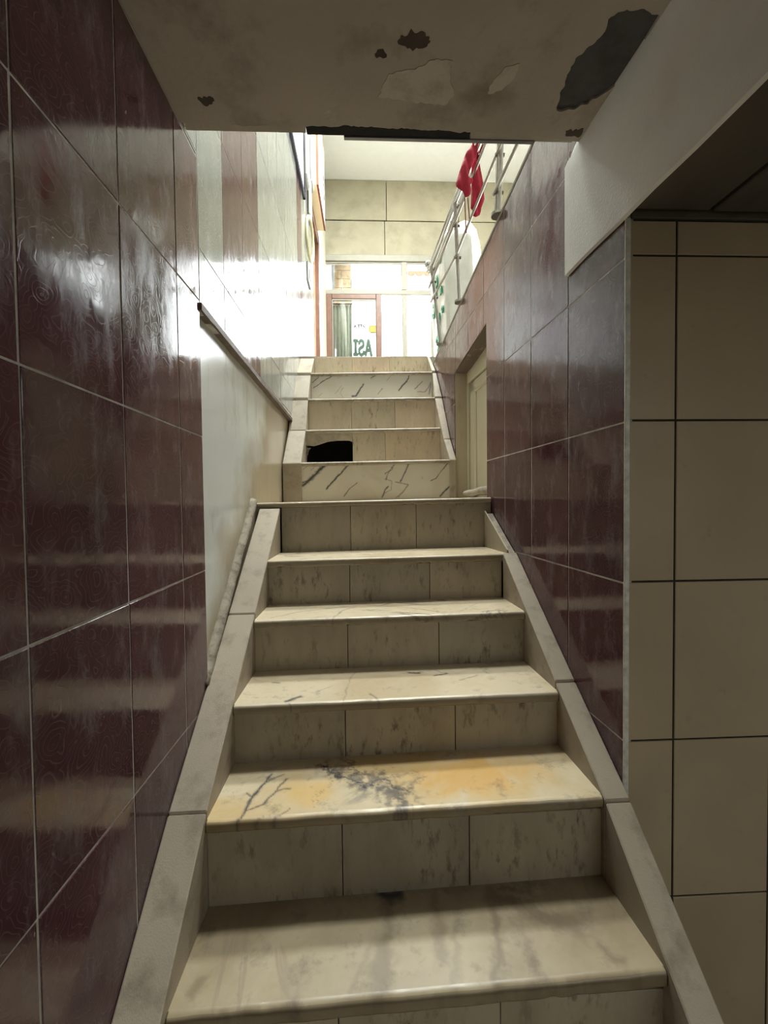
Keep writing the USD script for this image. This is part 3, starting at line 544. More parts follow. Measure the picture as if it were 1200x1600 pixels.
# curtain behind the door glass
cv = []
for i in range(61):
    x = -.505 + .29 * i / 60; y = 6.50 + .016 * math.sin(i * .62) + .006 * math.sin(i * 1.7)
    cv.append((x, y))
vv = np.array([(x, y + .0 * z, z) for z in np.linspace(UP + .02, 4.22, 12) for x, y in cv]); n = 61
ff = [(r_ * n + i, r_ * n + i + 1, (r_ + 1) * n + i + 1, (r_ + 1) * n + i) for r_ in range(11) for i in range(60)]
vb = vv + np.array([0, .004, 0]); nv = len(vv)
fb = [tuple(nv + k for k in q[::-1]) for q in ff]
ct = thing('curtain', (-.36, 6.5, UP), 'grey-green pleated curtain behind the glass of the brown entrance door', 'curtain')
obj('cloth', (np.vstack([vv, vb]), np.array(ff + fb)), CURTAIN, ct, smooth=True)
obj('curtain_rail', tube([(-.52, 6.50, 4.235), (-.20, 6.50, 4.235)], .012, 8), CLAMP, ct, smooth=True)

# ---------------------------------------------------------------- staircase
# veins and stains of single slabs: (points on the slab, half width, strength)
T1V = [([[-0.3214, 0.9609], [-0.3127, 1.0102], [-0.3063, 1.0579], [-0.2951, 1.0942], [-0.2795, 1.141]], 0.004, 1), ([[-0.3063, 1.0579], [-0.3256, 1.0716]], 0.003, 0.8), ([[-0.3157, 1.0039], [-0.2734, 1.0291], [-0.2518, 1.0669], [-0.2308, 1.1191]], 0.003, 0.9), ([[-0.2518, 1.0669], [-0.2176, 1.0783]], 0.0025, 0.8), ([[-0.2951, 1.0942], [-0.2791, 1.1162], [-0.2432, 1.137]], 0.0025, 0.7), ([[-0.2412, 0.9566], [-0.2287, 0.9849], [-0.2044, 1.0085]], 0.0025, 0.7), ([[-0.2835, 0.9754], [-0.2582, 0.9879]], 0.0025, 0.6), ([[-0.1509, 1.0138], [-0.1306, 1.0542], [-0.0984, 1.1048]], 0.002, 0.4), ([[-0.1432, 1.1659], [-0.1063, 1.1339], [-0.0827, 1.1145], [-0.0547, 1.1], [-0.0273, 1.0812], [-0.006, 1.068]], 0.008, 1), ([[-0.1063, 1.1339], [-0.0563, 1.1387], [-0.0113, 1.1067]], 0.006, 0.8), ([[-0.006, 1.068], [0.0213, 1.0999], [0.0421, 1.0784], [0.067, 1.0512], [0.097, 1.0376]], 0.01, 0.95), ([[0.0201, 1.0561], [0.0508, 1.0425], [0.0792, 1.0108], [0.0672, 0.9849]], 0.014, 0.85), ([[0.097, 1.0376], [0.1158, 1.0658], [0.1356, 1.0956]], 0.006, 0.6), ([[0.0672, 0.9849], [0.0514, 0.967], [0.0362, 0.9523]], 0.006, 0.9), ([[0.0672, 0.9849], [0.0946, 0.9652], [0.1441, 0.9428]], 0.004, 0.8), ([[0.022, 0.9512], [0.0453, 0.9452], [0.0832, 0.9476], [0.148, 0.9375]], 0.009, 1), ([[0.0421, 1.0784], [0.0652, 1.1033], [0.1098, 1.1101]], 0.004, 0.5), ([[-0.0796, 1.1535], [-0.046, 1.1677], [-0.0936, 1.1916]], 0.006, 0.6)]
T0V = [([[0.0206, 0.9838], [0.0399, 0.9759], [0.0625, 0.978]], 0.014, 1), ([[0.0346, 0.9673], [0.0382, 0.962]], 0.006, 0.6)]
T0S = [([[0.0392, 0.9619], [0.0331, 0.8975], [0.0158, 0.8344], [0.0084, 0.7724]], 0.022, 0.55), ([[0.1536, 0.9825], [0.1483, 0.9055], [0.1443, 0.8241]], 0.012, 0.45), ([[0.2822, 0.9311], [0.272, 0.8691], [0.2443, 0.7944], [0.2395, 0.7546]], 0.014, 0.6), ([[-0.0449, 0.7897], [-0.0217, 0.83], [0.0132, 0.8906]], 0.008, 0.3), ([[0.1861, 0.9023], [0.1577, 0.7545]], 0.01, 0.3), ([[0.3313, 0.8726], [0.324, 0.8097], [0.3229, 0.7677]], 0.01, 0.3), ([[0.2849, 0.9555], [0.3271, 0.9369], [0.3643, 0.9099], [0.4034, 0.8929], [0.4479, 0.8715]], 0.024, 0.65), ([[0.3086, 0.9688], [0.3451, 0.974]], 0.01, 0.7), ([[0.4833, 0.8234], [0.4924, 0.7962], [0.5061, 0.7914]], 0.01, 0.5), ([[-0.4335, 1.0452], [-0.1821, 1.0016], [0.2155, 0.993], [0.5762, 0.9825]], 0.03, 0.35), ([[-0.3605, 0.8009], [-0.3504, 0.8343]], 0.012, 0.5), ([[-0.2952, 0.7705], [-0.1044, 0.7609], [0.0859, 0.7569], [0.282, 0.7642], [0.5241, 0.7688]], 0.006, 0.5)]
T2V = [([[-0.3144, 1.3379], [-0.2986, 1.3364]], 0.004, 0.7), ([[0.1322, 1.3724], [0.1658, 1.3691]], 0.006, 1), ([[0.2162, 1.345], [0.258, 1.3536]], 0.004, 0.9), ([[-0.2457, 1.2107], [-0.2245, 1.2236], [-0.2085, 1.2348]], 0.006, 0.9), ([[-0.2222, 1.1777], [-0.237, 1.1955]], 0.003, 0.6), ([[-0.0787, 1.1766], [-0.0686, 1.3354], [-0.0509, 1.3969]], 0.0025, 0.4), ([[0.0026, 1.2309], [0.0257, 1.1912]], 0.004, 0.6), ([[0.2869, 1.3014], [0.3536, 1.3316]], 0.003, 0.5), ([[-0.1697, 1.2599], [-0.1239, 1.2968]], 0.002, 0.35), ([[0.0242, 1.1334], [0.038, 1.1434]], 0.005, 0.8)]
T3V = [([[-0.3459, 1.4542], [-0.2591, 1.5215], [-0.1151, 1.5711], [-0.008, 1.593], [0.1279, 1.5383], [0.2501, 1.4548]], 0.003, 0.5), ([[-0.1307, 1.4028], [-0.0973, 1.5281], [-0.0537, 1.5628]], 0.003, 0.5), ([[0.0541, 1.5845], [0.0863, 1.6051]], 0.004, 0.8), ([[0.2277, 1.4062], [0.2704, 1.4107]], 0.004, 0.7), ([[0.3203, 1.4456], [0.4155, 1.5593]], 0.002, 0.4)]
R6V = [([[-0.3892, 1.2588], [-0.3337, 1.3103], [-0.2986, 1.3447], [-0.2635, 1.3762], [-0.2507, 1.3848]], 0.01, 1), ([[-0.3889, 1.2761], [-0.3454, 1.2988], [-0.3046, 1.3332]], 0.006, 0.9), ([[-0.3876, 1.357], [-0.3614, 1.377]], 0.002, 0.6), ([[-0.3446, 1.3508], [-0.3154, 1.3737]], 0.002, 0.5), ([[-0.2512, 1.2371], [-0.2189, 1.2745], [-0.1719, 1.3204], [-0.1484, 1.3492], [-0.1161, 1.3808]], 0.005, 1), ([[-0.1447, 1.1925], [-0.1152, 1.2328], [-0.0917, 1.253], [-0.0653, 1.273]], 0.003, 0.8), ([[0.088, 1.1841], [0.106, 1.2306], [0.1238, 1.2508]], 0.004, 0.9), ([[0.1096, 1.2888], [0.1246, 1.3295], [0.1425, 1.3584], [0.1661, 1.3815]], 0.003, 0.8), ([[0.1029, 1.2967], [0.1456, 1.2846], [0.1411, 1.2263], [0.1058, 1.2112]], 0.002, 0.7), ([[0.2002, 1.2802], [0.2241, 1.3267], [0.248, 1.3808]], 0.004, 0.9), ([[0.1071, 1.3277], [0.1463, 1.3506], [0.1662, 1.3931]], 0.003, 0.8), ([[0.1689, 1.2766], [0.2468, 1.2603], [0.2151, 1.2178], [0.1679, 1.1794]], 0.0025, 0.8), ([[0.3842, 1.2824], [0.4197, 1.2977], [0.4514, 1.3403], [0.4991, 1.3984]], 0.003, 0.9), ([[0.4424, 1.1881], [0.4742, 1.2229], [0.5019, 1.2461]], 0.005, 1), ([[0.1835, 1.1831], [0.223, 1.2255], [0.243, 1.2642]], 0.0025, 0.7)]
R9V = [([[-0.391, 2.0225], [-0.3456, 2.0603]], 0.003, 0.8), ([[-0.3847, 1.9846], [-0.3604, 1.9984], [-0.315, 2.0328], [-0.2802, 2.05], [-0.2419, 2.0707]], 0.0035, 0.9), ([[-0.1053, 1.9223], [-0.0774, 1.9291], [-0.0596, 1.9568], [-0.0242, 2.0086]], 0.006, 1), ([[0.0321, 2.0536], [0.0672, 2.0743]], 0.004, 0.8), ([[0.0831, 1.9428], [0.1149, 1.9774]], 0.003, 0.7), ([[-0.2264, 1.9431], [-0.1982, 1.9776], [-0.184, 1.9983]], 0.002, 0.5), ([[-0.1713, 1.9154], [-0.1917, 1.95], [-0.1704, 1.9845]], 0.002, 0.5), ([[-0.3512, 1.9226], [-0.3232, 1.9433]], 0.002, 0.4), ([[0.2337, 1.9657], [0.2621, 2.0027], [0.2951, 2.0305], [0.3144, 2.086]], 0.0045, 1), ([[0.3508, 1.9749], [0.3792, 2.0027], [0.4076, 2.0305]], 0.003, 0.7), ([[0.3694, 1.9564], [0.4257, 1.9563], [0.4494, 1.9841], [0.4685, 2.0259]], 0.0025, 0.8), ([[0.1458, 2.0351], [0.1836, 2.0767]], 0.002, 0.5), ([[0.4537, 1.9423], [0.4712, 2.0119]], 0.004, 0.7)]

def along_lines(q, lines, wob, seed, frq=38):
    """0..1: how much of a vein lies at the points q (n x 2)"""
    out = np.zeros(len(q)); q = q + wob * np.stack([meshkit.fbm(np.c_[q * frq, q[:, :1] * 0], 4, seed) - .5, meshkit.fbm(np.c_[q * frq, q[:, :1] * 0 + 9], 4, seed) - .5], 1)
    rough_ = .25 + 1.5 * meshkit.fbm(np.c_[q * 90, q[:, :1] * 0], 4, seed + 3)
    for pts, w, st_ in lines:
        pts = np.asarray(pts); d = np.full(len(q), 9.)
        for a, b in zip(pts[:-1], pts[1:]):
            ab = b - a; t = np.clip(((q - a) @ ab) / max(ab @ ab, 1e-9), 0, 1); d = np.minimum(d, np.linalg.norm(q - a - t[:, None] * ab, axis=1))
        out = np.maximum(out, st_ * np.exp(-(d / (w * rough_)) ** 2))
    return out
def primvar(prim, name, val):
    pv = UsdGeom.PrimvarsAPI(prim).CreatePrimvar(name, Sdf.ValueTypeNames.FloatArray, 'vertex'); pv.Set([float(k) for k in val])
st = thing('staircase', (.1, 1.8, -.37), 'two-flight staircase of cream marble treads with dirty beige tiled risers', 'staircase')
def tread_mesh(y0, y1, xa0, xb0, xa1, xb1, z, th, rag=.0012, seed=0, fine=False):
    """a slab with a rounded, slightly chipped front edge"""
    r = np.random.default_rng(seed); N = 60 if not fine else 260; nt = 2 if not fine else 72
    prof = [(t_, 0) for t_ in np.linspace(y1 - y0, .012, nt)] + [ (.0045, -.002), (.0012, -.006), (0, -.011), (0, -th + .008), (.002, -th + .003), (.006, -th), (y1 - y0, -th)]
    w = r.normal(0, 1, 60); w = (w + np.roll(w, 1) + np.roll(w, -1)) / 3
    chips = np.maximum(0, r.normal(-1.2, 1, 60)) * .003
    if fine: w, chips = (np.interp(np.linspace(0, 59, N), np.arange(60), q_) for q_ in (w, chips))
    V, Fc = [], []; n = len(prof)
    for i in range(N):
        t = i / (N - 1)
        for k, (dy, dz) in enumerate(prof):
            k = max(0, k - nt + 2); y = y0 + dy; s = dy / (y1 - y0); xa = xa0 + (xa1 - xa0) * s; xb = xb0 + (xb1 - xb0) * s; x = xa + (xb - xa) * t
            e = (w[i] * rag * (1 if k in (2, 3, 4, 5, 6) else .0))
            V.append((x, y + e + (chips[i] if k in (5, 6, 7) else 0), zx(z, x) + dz + (w[(i + N // 3) % N] * rag * .6 + chips[i] if k in (6, 7) else 0)))
    for i in range(N - 1):
        for k in range(n):
            a, b = i * n + k, i * n + (k + 1) % n
            Fc += [(a, b, b + n), (a, b + n, a + n)]
    e = (N - 1) * n
    for k in range(1, n - 1): Fc += [(0, k + 1, k), (e, e + k, e + k + 1)]
    return trimesh.Trimesh(np.array(V), np.array(Fc)[:, ::-1], process=False)
ov = .011
mk = {-2: 0, -1: 0, 0: 2, 1: 1, 2: 0, 3: 0, 4: 0}
for k in range(-2, 5):
    ZK['now'] = TILT.get(k, 0)
    y0, y1 = SY[k], SY[k + 1] + ov + .006
    fine = k in (0, 1, 2, 3)
    tm = tread_mesh(y0, y1, xl(y0), xr(y0) + (.03 if k == 4 else 0), xl(y1), xr(y1) + (.012 if k == 4 else 0), SZ[k], .029 if k > 0 else .034, seed=k + 5, fine=fine)
    tp_ = obj('tread', tm, MARBLE[mk[k]], st, smooth=True if fine else 35)
    if fine:
        q = np.array(tm.vertices)[:, :2]
        vn = along_lines(q, {0: T0V, 1: T1V[:7], 2: T2V, 3: T3V}[k], .014, 4 + k)
        if k == 1:      # the tangled cluster: crumpled veins in a smoky halo
            nz = meshkit.fbm(np.c_[q * 70, q[:, :1] * 0], 5, 77)
            vn = np.maximum(vn, along_lines(q, [(p_, w_ * .8, s_) for p_, w_, s_ in T1V[7:]], .050, 15, 52))
            vn = np.maximum(vn, along_lines(q, [(p_, w_ * .5, s_ * .8) for p_, w_, s_ in T1V[7:]], .060, 29, 60))
            vn = np.maximum(vn, along_lines(q, [(p_, w_ * 3.2, .8) for p_, w_, s_ in T1V[8:12]], .03, 16) * np.clip((nz - .46) * 5, 0, 1))
        primvar(tp_, 'vein', vn)
        primvar(tp_, 'stain', along_lines(q, T0S, .03, 5) if k == 0 else np.zeros(len(q)))
ZK['now'] = 0
obj('landing_slab', tread_mesh(SY[5], 2.53, lwx(1.8) - .015, rwx(1.90) - .006, lwx(2.5) - .015, rwx(2.5) + .09, SZ[5], .024, seed=40), MARBLE[0], st, smooth=35)
for k in (6, 7, 8, 9):
    y0, y1 = SY[k], SY[k + 1] + ov + .006
    obj('tread', tread_mesh(y0, y1, xl(y0), xr(y0), xl(y1), xr(y1), SZ[k], .024, rag=.0015, seed=50 + k), NOSE, st, smooth=35)
def riser(k, joints, mats, y, zlo, zhi, xa, xb, ragtop=0):
    xs_ = [xa] + joints + [xb]
    for i in range(len(xs_) - 1):
        a, b = xs_[i] + (.001 if i else 0), xs_[i + 1] - (.001 if i < len(xs_) - 2 else 0)
        dy = rnd.uniform(-.0012, .0012)
        obj('riser_tile', bevel8([(a, y + dy, zx(zlo, a)), (b, y + dy, zx(zlo, b)), (b, y + .012, zx(zlo, b)), (a, y + .012, zx(zlo, a)), (a, y + dy, zx(zhi, a)), (b, y + dy, zx(zhi, b)), (b, y + .012, zx(zhi, b)), (a, y + .012, zx(zhi, a))], .001), mats[(i + k) % len(mats)], st)
jl = {-2: [-.07, .25], -1: [-.07, .25], 0: [-.07, .25], 1: [-.073, .24], 2: [-.075, .252], 3: [-.077, .245], 4: [-.077, .245], 5: [-.0817, .223]}
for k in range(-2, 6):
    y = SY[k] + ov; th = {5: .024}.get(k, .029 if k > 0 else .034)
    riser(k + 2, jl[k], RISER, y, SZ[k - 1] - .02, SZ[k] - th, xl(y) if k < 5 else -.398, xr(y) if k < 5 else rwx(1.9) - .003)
# upper risers: white marble with dark veins at the first and fourth, beige tiles between, one tile broken open
def marble_riser(y, z0, z1, xa, xb, lines, seed):
    X, Z = np.meshgrid(np.linspace(xa, xb, 260), np.linspace(0, 1, 64), indexing='ij'); n, m = X.shape
    Zw = z0 + (z1 - z0) * Z + ZS * X; V = np.stack([X, X * 0 + y, Zw], -1).reshape(-1, 3); i_ = np.arange(n * m).reshape(n, m)
    q = np.stack([i_[:-1, :-1], i_[1:, :-1], i_[1:, 1:], i_[:-1, 1:]], -1).reshape(-1, 4); Fc = np.vstack([q[:, [0, 1, 2]], q[:, [0, 2, 3]]])
    bk = bx(xa, xb, y + .0004, y + .013, z0 - .004, z1 - .006, 0)
    me = cat_([trimesh.Trimesh(V, Fc, process=False), bk])
    p = obj('riser_tile', me, MARBLEUP, st, label='white marble riser with dark slanting veins')
    val = np.zeros(len(me.vertices)); val[:len(V)] = along_lines(V[:, [0, 2]], lines, .008, seed); primvar(p, 'vein', val); primvar(p, 'stain', val * 0)
y = SY[6] + ov; marble_riser(y, SZ[5] - .01, SZ[6] - .024, xl(y), xr(y), R6V, 31)
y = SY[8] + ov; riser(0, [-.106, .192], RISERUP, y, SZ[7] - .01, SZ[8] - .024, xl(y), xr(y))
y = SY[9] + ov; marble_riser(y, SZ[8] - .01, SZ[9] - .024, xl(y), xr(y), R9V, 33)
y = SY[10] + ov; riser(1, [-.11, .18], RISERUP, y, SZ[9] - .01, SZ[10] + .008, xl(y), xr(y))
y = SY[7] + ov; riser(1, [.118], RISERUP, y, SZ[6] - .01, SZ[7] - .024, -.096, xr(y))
hole = Polygon([(-.41, 1.529), (-.391, 1.529), (-.349, 1.525), (-.308, 1.536), (-.258, 1.553), (-.204, 1.559), (-.12, 1.560), (-.10, 1.552), (-.0975, 1.547), (-.0975, SZ[7] - .026), (-.41, SZ[7] - .03)])
FRB = Frame((0, y, 0), (1, 0, 0), (0, 0, 1), (0, -1, 0))
obj('riser_tile', place(FRB, extr(hole, -.012, .0)), plain('broken_riser_tile', (.40, .34, .25), .6, var=.25, scale=20, bump=.4), st, label='remnant of a broken tile above the dark hole')
obj('riser_tile', place(FRB, extr(Polygon([(-.41, 1.515), (-.372, 1.515), (-.385, 1.50), (-.392, 1.47), (-.41, 1.46)]), -.03, -.012)), MORTAR, st)
# sloping side stringers, in tiled pieces
def stringer(xin, xout, ya, yb, za, zb, drop=.30, m=None, bev=.003, name='stringer_tile'):
    c = [(xin(ya), ya, zx(za, xin(ya))), (xout(ya), ya, zx(za, xout(ya))), (xout(yb), yb, zx(zb, xout(yb))), (xin(yb), yb, zx(zb, xin(yb)))]
    lo = [(p[0], p[1], p[2] - drop) for p in c]
    obj(name, bevel8(c + lo, bev), m or STRING[rnd.randrange(2)], st)
def nose(y, hi=None):
    ks = sorted(SY); ys = [SY[k] for k in ks]; zs = [SZ[k] for k in ks]
    return float(np.interp(y, ys, zs))
lout = lambda y: lwx(y) + .0008
for ya, yb in ((.12, .50), (.502, .985), (.987, 1.44), (1.442, 1.888)):
    dz = lambda y: -.02 if y > 1.8 else .006
    stringer(xl, lout, ya, yb, nose(ya) + dz(ya), nose(yb) + dz(yb))
rout = lambda y: rwx(y) - .001
for ya, yb in ((.12, .55), (.552, .968), (.970, 1.21), (1.212, 1.63)):
    stringer(xr, rout, ya, yb, nose(ya) + .008, nose(yb) + .006)
pa, pb = (.560, 1.64), (.540, 1.893)
obj('stringer_plate', bevel8([(pa[0], pa[1], .90), (pa[0] + .006, pa[1], .90), (pb[0] + .006, pb[1], .90), (pb[0], pb[1], .90), (pa[0], pa[1], .957), (pa[0] + .006, pa[1], .957), (pb[0] + .006, pb[1], 1.112), (pb[0], pb[1], 1.112)], .001), RISER[0], st, label='thin leaning plate at the top of the right stringer')
obj('mortar_fill', bevel8([(pa[0] + .007, pa[1], .90), (rwx(1.64) - .002, pa[1], .90), (rwx(1.89) - .002, 1.885, .90), (pb[0] + .007, 1.885, .90), (pa[0] + .007, pa[1], .945), (rwx(1.64) - .002, pa[1], .945), (rwx(1.89) - .002, 1.885, 1.098), (pb[0] + .007, 1.885, 1.098)], .001), MORTAR, st)
ulo = lambda y: lwx(y) - .012
for ya, yb, e in ((2.488, 2.698, 0), (2.702, 2.826, 0), (2.842, 2.985, 0), (3.012, 3.205, 0)):
    stringer(lambda y: -.3985, ulo, ya, yb, nose(ya) - .004, nose(yb) - .002, .27, STRING[rnd.randrange(2)])
ux = lambda y: xr(y)
uo = lambda y: rwx(y) - .002
for ya, yb in ((2.488, 2.62), (2.624, 2.826), (2.834, 2.99), (3.012, 3.205)):
    stringer(ux, uo, ya, yb, nose(ya) - .002, nose(yb) - .002, .27, STRING[rnd.randrange(2)])
obj('broken_edge', bx(-.485, -.405, 2.826, 2.85, 1.828, 1.85, .003), MORTAR, st)

# ---------------------------------------------------------------- things
# leaning steel railing along the parapet
B = {1: np.array([.512, 2.837, ptop(2.837) + .012]), 2: np.array([.541, 2.384, ptop(2.384) + .012]), 3: np.array([.577, 1.794, ptop(1.794) + .012])}
T = {1: np.array([.4512, 2.837, 2.771]), 2: np.array([.5195, 2.384, 2.862]), 3: np.array([.598, 1.794, 2.95])}
rl = thing('railing', (.545, 2.4, 2.3), 'leaning steel railing on top of the right parapet', 'railing')
for k in (1, 2, 3):
    a, b = B[k], T[k]
    po = obj('post', tube([a, b], .0155 if k == 3 else .011, 14), STEEL, rl, smooth=40)
    obj('base_flange', tube([a - (0, 0, .004), a + (0, 0, .008)], .028, 16), STEEL, po, smooth=40)
near = np.array([.618, 1.25, 3.0])
def along(z1, z2, z3, zn, r, off=0., far=.06, lastp=None):
    P = []
    for k, z in ((1, z1), (2, z2), (3, z3)):
        t = (z - B[k][2]) / (T[k][2] - B[k][2]); P.append(B[k] + (T[k] - B[k]) * t + np.array([off, 0, 0]))
    d = P[0] - P[1]; P = [P[0] + d / np.linalg.norm(d) * far] + P + [P[2] + (P[2] - P[1]) * ((1.794 - 1.25) / .59)]
    return P
obj('handrail', tube(along(2.771, 2.872, 2.955, 3.0, .017), .016, 14), CHROME, rl, smooth=40)
obj('handrail', tube(along(2.742, 2.842, 2.93, 2.98, .012, .022), .011, 14), CHROME, rl, smooth=40)
obj('bar', tube(along(2.655, 2.735, 2.83, 2.9, .006, -.014), .0065, 12), STEEL, rl, smooth=40)
obj('bar', tube(along(2.55, 2.556, 2.649, 2.7, .006, -.014), .0065, 12), STEEL, rl, smooth=40)
P = along(2.40, 2.44, 2.489, 2.5, .006, -.016)
obj('bar', tube([P[3] + np.array([0, .015, 0]), P[3], P[4]], .0075, 12), STEEL, rl, smooth=40)
for z3s in ((2.655, 2.735, 2.83), (2.55, 2.556, 2.649), (None, None, 2.489)):
    for k, z in zip((1, 2, 3), z3s):
        if z is None: continue
        t = (z - B[k][2]) / (T[k][2] - B[k][2]); c = B[k] + (T[k] - B[k]) * t
        obj('clamp', tube([c + (-.020, 0, 0), c + (.020, 0, 0)], .008, 10), CLAMP, rl, smooth=40)
fin = T[1] + np.array([-.012, .05, .03])
obj('finial', cat_([sphere(fin, (.026, .026, .026), 3), tube([fin + (.0, 0, -.03), T[1] + (0, .02, -.03)], .012, 10)]), CHROME, rl, smooth=True)
# red garment hung over the handrail
def puffy(poly, y, pxpoint, thick=.010, step=.006, wave=.006, seed=1):
    from scipy.spatial import Delaunay
    a0, b0, a1, b1 = poly.bounds; r = np.random.default_rng(seed)
    ring = [poly.exterior.interpolate(i * step * .8) for i in range(int(poly.exterior.length / step / .8))]
    pts = [(p.x, p.y) for p in ring]; nb = len(pts)
    for h_ in poly.interiors:
        pts += [(h_.interpolate(i * step * .8).x, h_.interpolate(i * step * .8).y) for i in range(int(h_.length / step / .8))]
    nb = len(pts); inner = poly.buffer(-step * .6)
    for x in np.arange(a0, a1, step):
        for z in np.arange(b0, b1, step):
            if inner.contains(Point(x, z)): pts.append((x + r.uniform(-.001, .001), z + r.uniform(-.001, .001)))
    pts = np.array(pts); tri = Delaunay(pts).simplices
    tri = np.array([t for t in tri if poly.contains(Point(*pts[t].mean(0)))])
    d = np.array([poly.boundary.distance(Point(*p)) for p in pts]); d[:nb] = 0
    prof = thick * np.sqrt(np.clip(d / .018, 0, 1))
    w = wave * np.sin(pts[:, 0] * 150 + pts[:, 1] * 28 + seed) * np.clip(d / .008, 0, 1) + wave * .6 * (meshkit.fbm(np.stack([pts[:, 0] * 30, pts[:, 1] * 12, pts[:, 0] * 0], -1), 3, seed) - .5) * 2
    f = np.stack([pts[:, 0], y + w - prof, pts[:, 1]], 1); bk = np.stack([pts[:, 0], y + w + prof, pts[:, 1]], 1)
    n = len(pts); q = tri.copy()
    s = np.cross(pts[q[:, 1]] - pts[q[:, 0]], pts[q[:, 2]] - pts[q[:, 0]]); q[s < 0] = q[s < 0][:, ::-1]
    m = trimesh.Trimesh(np.vstack([f, bk]), np.vstack([q, q[:, ::-1] + n]), process=False)
    m.merge_vertices(); return m
GY = 2.08
def unp(pts, y):          # outline read off the garment, at its own distance
    out = []
    for a, b in pts:
        c = np.array([(a - 600) / 642.6, (800 - b) / 642.6, 1.0]); d = np.array(R3).T @ c; d = d * (y / d[1]); out.append((d[0], d[2] + EYE))
    return Polygon(out).buffer(0)
lob1 = unp([(738, 214), (737, 228), (728, 240), (722, 256), (716, 274), (711.5, 289), (712, 294), (716, 298), (722, 301), (724, 306), (725.5, 310.5), (731, 310), (734.5, 306), (735.5, 298), (734, 292), (738, 286), (738, 279), (734, 280.5), (731, 277.5), (734, 268), (738, 260), (743, 250), (747, 232), (748, 214)], GY)
lob2 = unp([(743, 214), (741, 232), (739, 248), (738, 262), (738, 275), (738.5, 284), (737.5, 300), (736.5, 322), (739, 324), (740.5, 334), (745, 335.5), (751, 332), (753, 326), (754, 320), (757, 312), (758.5, 307), (757.5, 297), (756, 284), (756.5, 281), (754, 268), (751, 252), (750, 232), (750, 214)], GY)
gm = thing('garment', (.5, GY, 2.66), 'crumpled red garment hung over the handrail of the steel railing', 'clothing')
obj('cloth', puffy(lob1, GY - .012, None, .011, seed=2), RED, gm, smooth=True)
obj('cloth', puffy(lob2, GY + .018, None, .009, seed=5), RED, gm, smooth=True)
P2d = lambda a, b, y: np.array([*(lambda d: (d[0] * (y / d[1]), y, d[2] * (y / d[1]) + EYE))(np.array(R3).T @ np.array([(a - 600) / 642.6, (800 - b) / 642.6, 1.0]))])
for a, b in (((726, 309), (728.5, 364)), ((731, 309), (733.5, 342))):
    obj('strap', tube([P2d(*a, GY - .01), P2d(*b, GY + .01)], .0026, 8), DARKRED, gm, smooth=True)
# wrapped package and the round-topped board behind the railing
pk = thing('package', (.67, 3.05, UP), 'pack wrapped in grey plastic film with green print behind the railing', 'package')
c = [(.585, 2.93, UP), (.80, 2.93, UP), (.83, 3.45, UP), (.565, 3.45, UP), (.560, 2.93, 3.075), (.752, 2.93, 3.06), (.79, 3.45, 3.06), (.525, 3.45, 3.12)]
pkm = hull([p for q in [bevel8(c, .02).to_mesh().vert_properties[:, :3]] for p in q]).refine_to_length(.03)
v = np.array(pkm.to_mesh().vert_properties[:, :3]); f = np.array(pkm.to_mesh().tri_verts)
nn = meshkit.fbm(v * np.array([14, 9, 7]), 3, 4) - .5
cen = v.mean(0); dv = v - cen; dv[:, 2] = 0; dv /= np.maximum(np.linalg.norm(dv, axis=1, keepdims=True), 1e-6)
v = v + dv * nn[:, None] * .022
obj('film_wrap', (v, f), FILM, pk, smooth=40)
FP = Frame((.585, 2.93, UP), np.array([-.02, .52, 0]) / np.linalg.norm([-.02, .52, 0]), (-.03, 0, 1), (-1, -.04, 0))
def arc(ca, cb, r0, r1, t0, t1, sq=1.0): return Polygon([(ca + r1 * math.cos(t), cb + sq * r1 * math.sin(t)) for t in np.linspace(t0, t1, 14)] + [(ca + r0 * math.cos(t), cb + sq * r0 * math.sin(t)) for t in np.linspace(t1, t0, 14)])
marks = [arc(.12, .66, .022, .036, 0, 6.2), arc(.30, .50, .02, .045, -1.2, 4.4, 1.4), arc(.36, .62, .02, .04, .4, 5.4, 1.2), arc(.24, .56, .012, .026, 0, 6.2, 1.6), arc(.40, .40, .03, .05, 1.2, 6.0, 1.1),
         sbox(.10, .40, .115, .45), sbox(.13, .40, .145, .45), arc(.20, .20, .05, .09, -1.5, 1.6, 1.1), arc(.10, .28, .014, .026, 0, 6.0), arc(.30, .10, .03, .05, .5, 4.9, 1.3), arc(.22, .04, .02, .035, 0, 5.5)]
for q in marks: obj('printed_mark', place(FP, extr(q, .006, .016)), PRINT, pk)
wb = unp([(709, 585), (706, 372), (712, 352), (720, 342), (729, 339), (738, 343), (746, 354), (752, 374), (755, 400), (755, 440), (752, 585)], 3.56)
tag(obj('foam_board', puffy(wb, 3.60, None, .05, step=.03, wave=.0, seed=9), WHITEFOAM, smooth=True), 'white rounded-top foam pad standing behind the film-wrapped pack', 'foam pad')
# rolled rag along the foot of the little door
rp = [FR.p(y * kR, 1.1654 + .032 + .004 * math.sin(y * 31) + h, -.015 + dd) for y, h, dd in ((1.955, .018, -.035), (1.98, .014, -.02), (2.04, .008, 0), (2.10, .006, .006), (2.17, .004, .012), (2.24, .002, .016), (2.30, 0, .02))]
rg = trimesh.Trimesh(*arr(tube(rp, [.018, .026, .023, .021, .020, .018, .012], 14)), process=False)
v = np.array(rg.vertices); rg.vertices = v + .006 * (meshkit.fbm(v * 55, 3, 8)[:, None] - .5)
tag(obj('rag', rg, RAG, smooth=True), 'rolled grey rag lying on the landing along the foot of the cream door', 'rag')
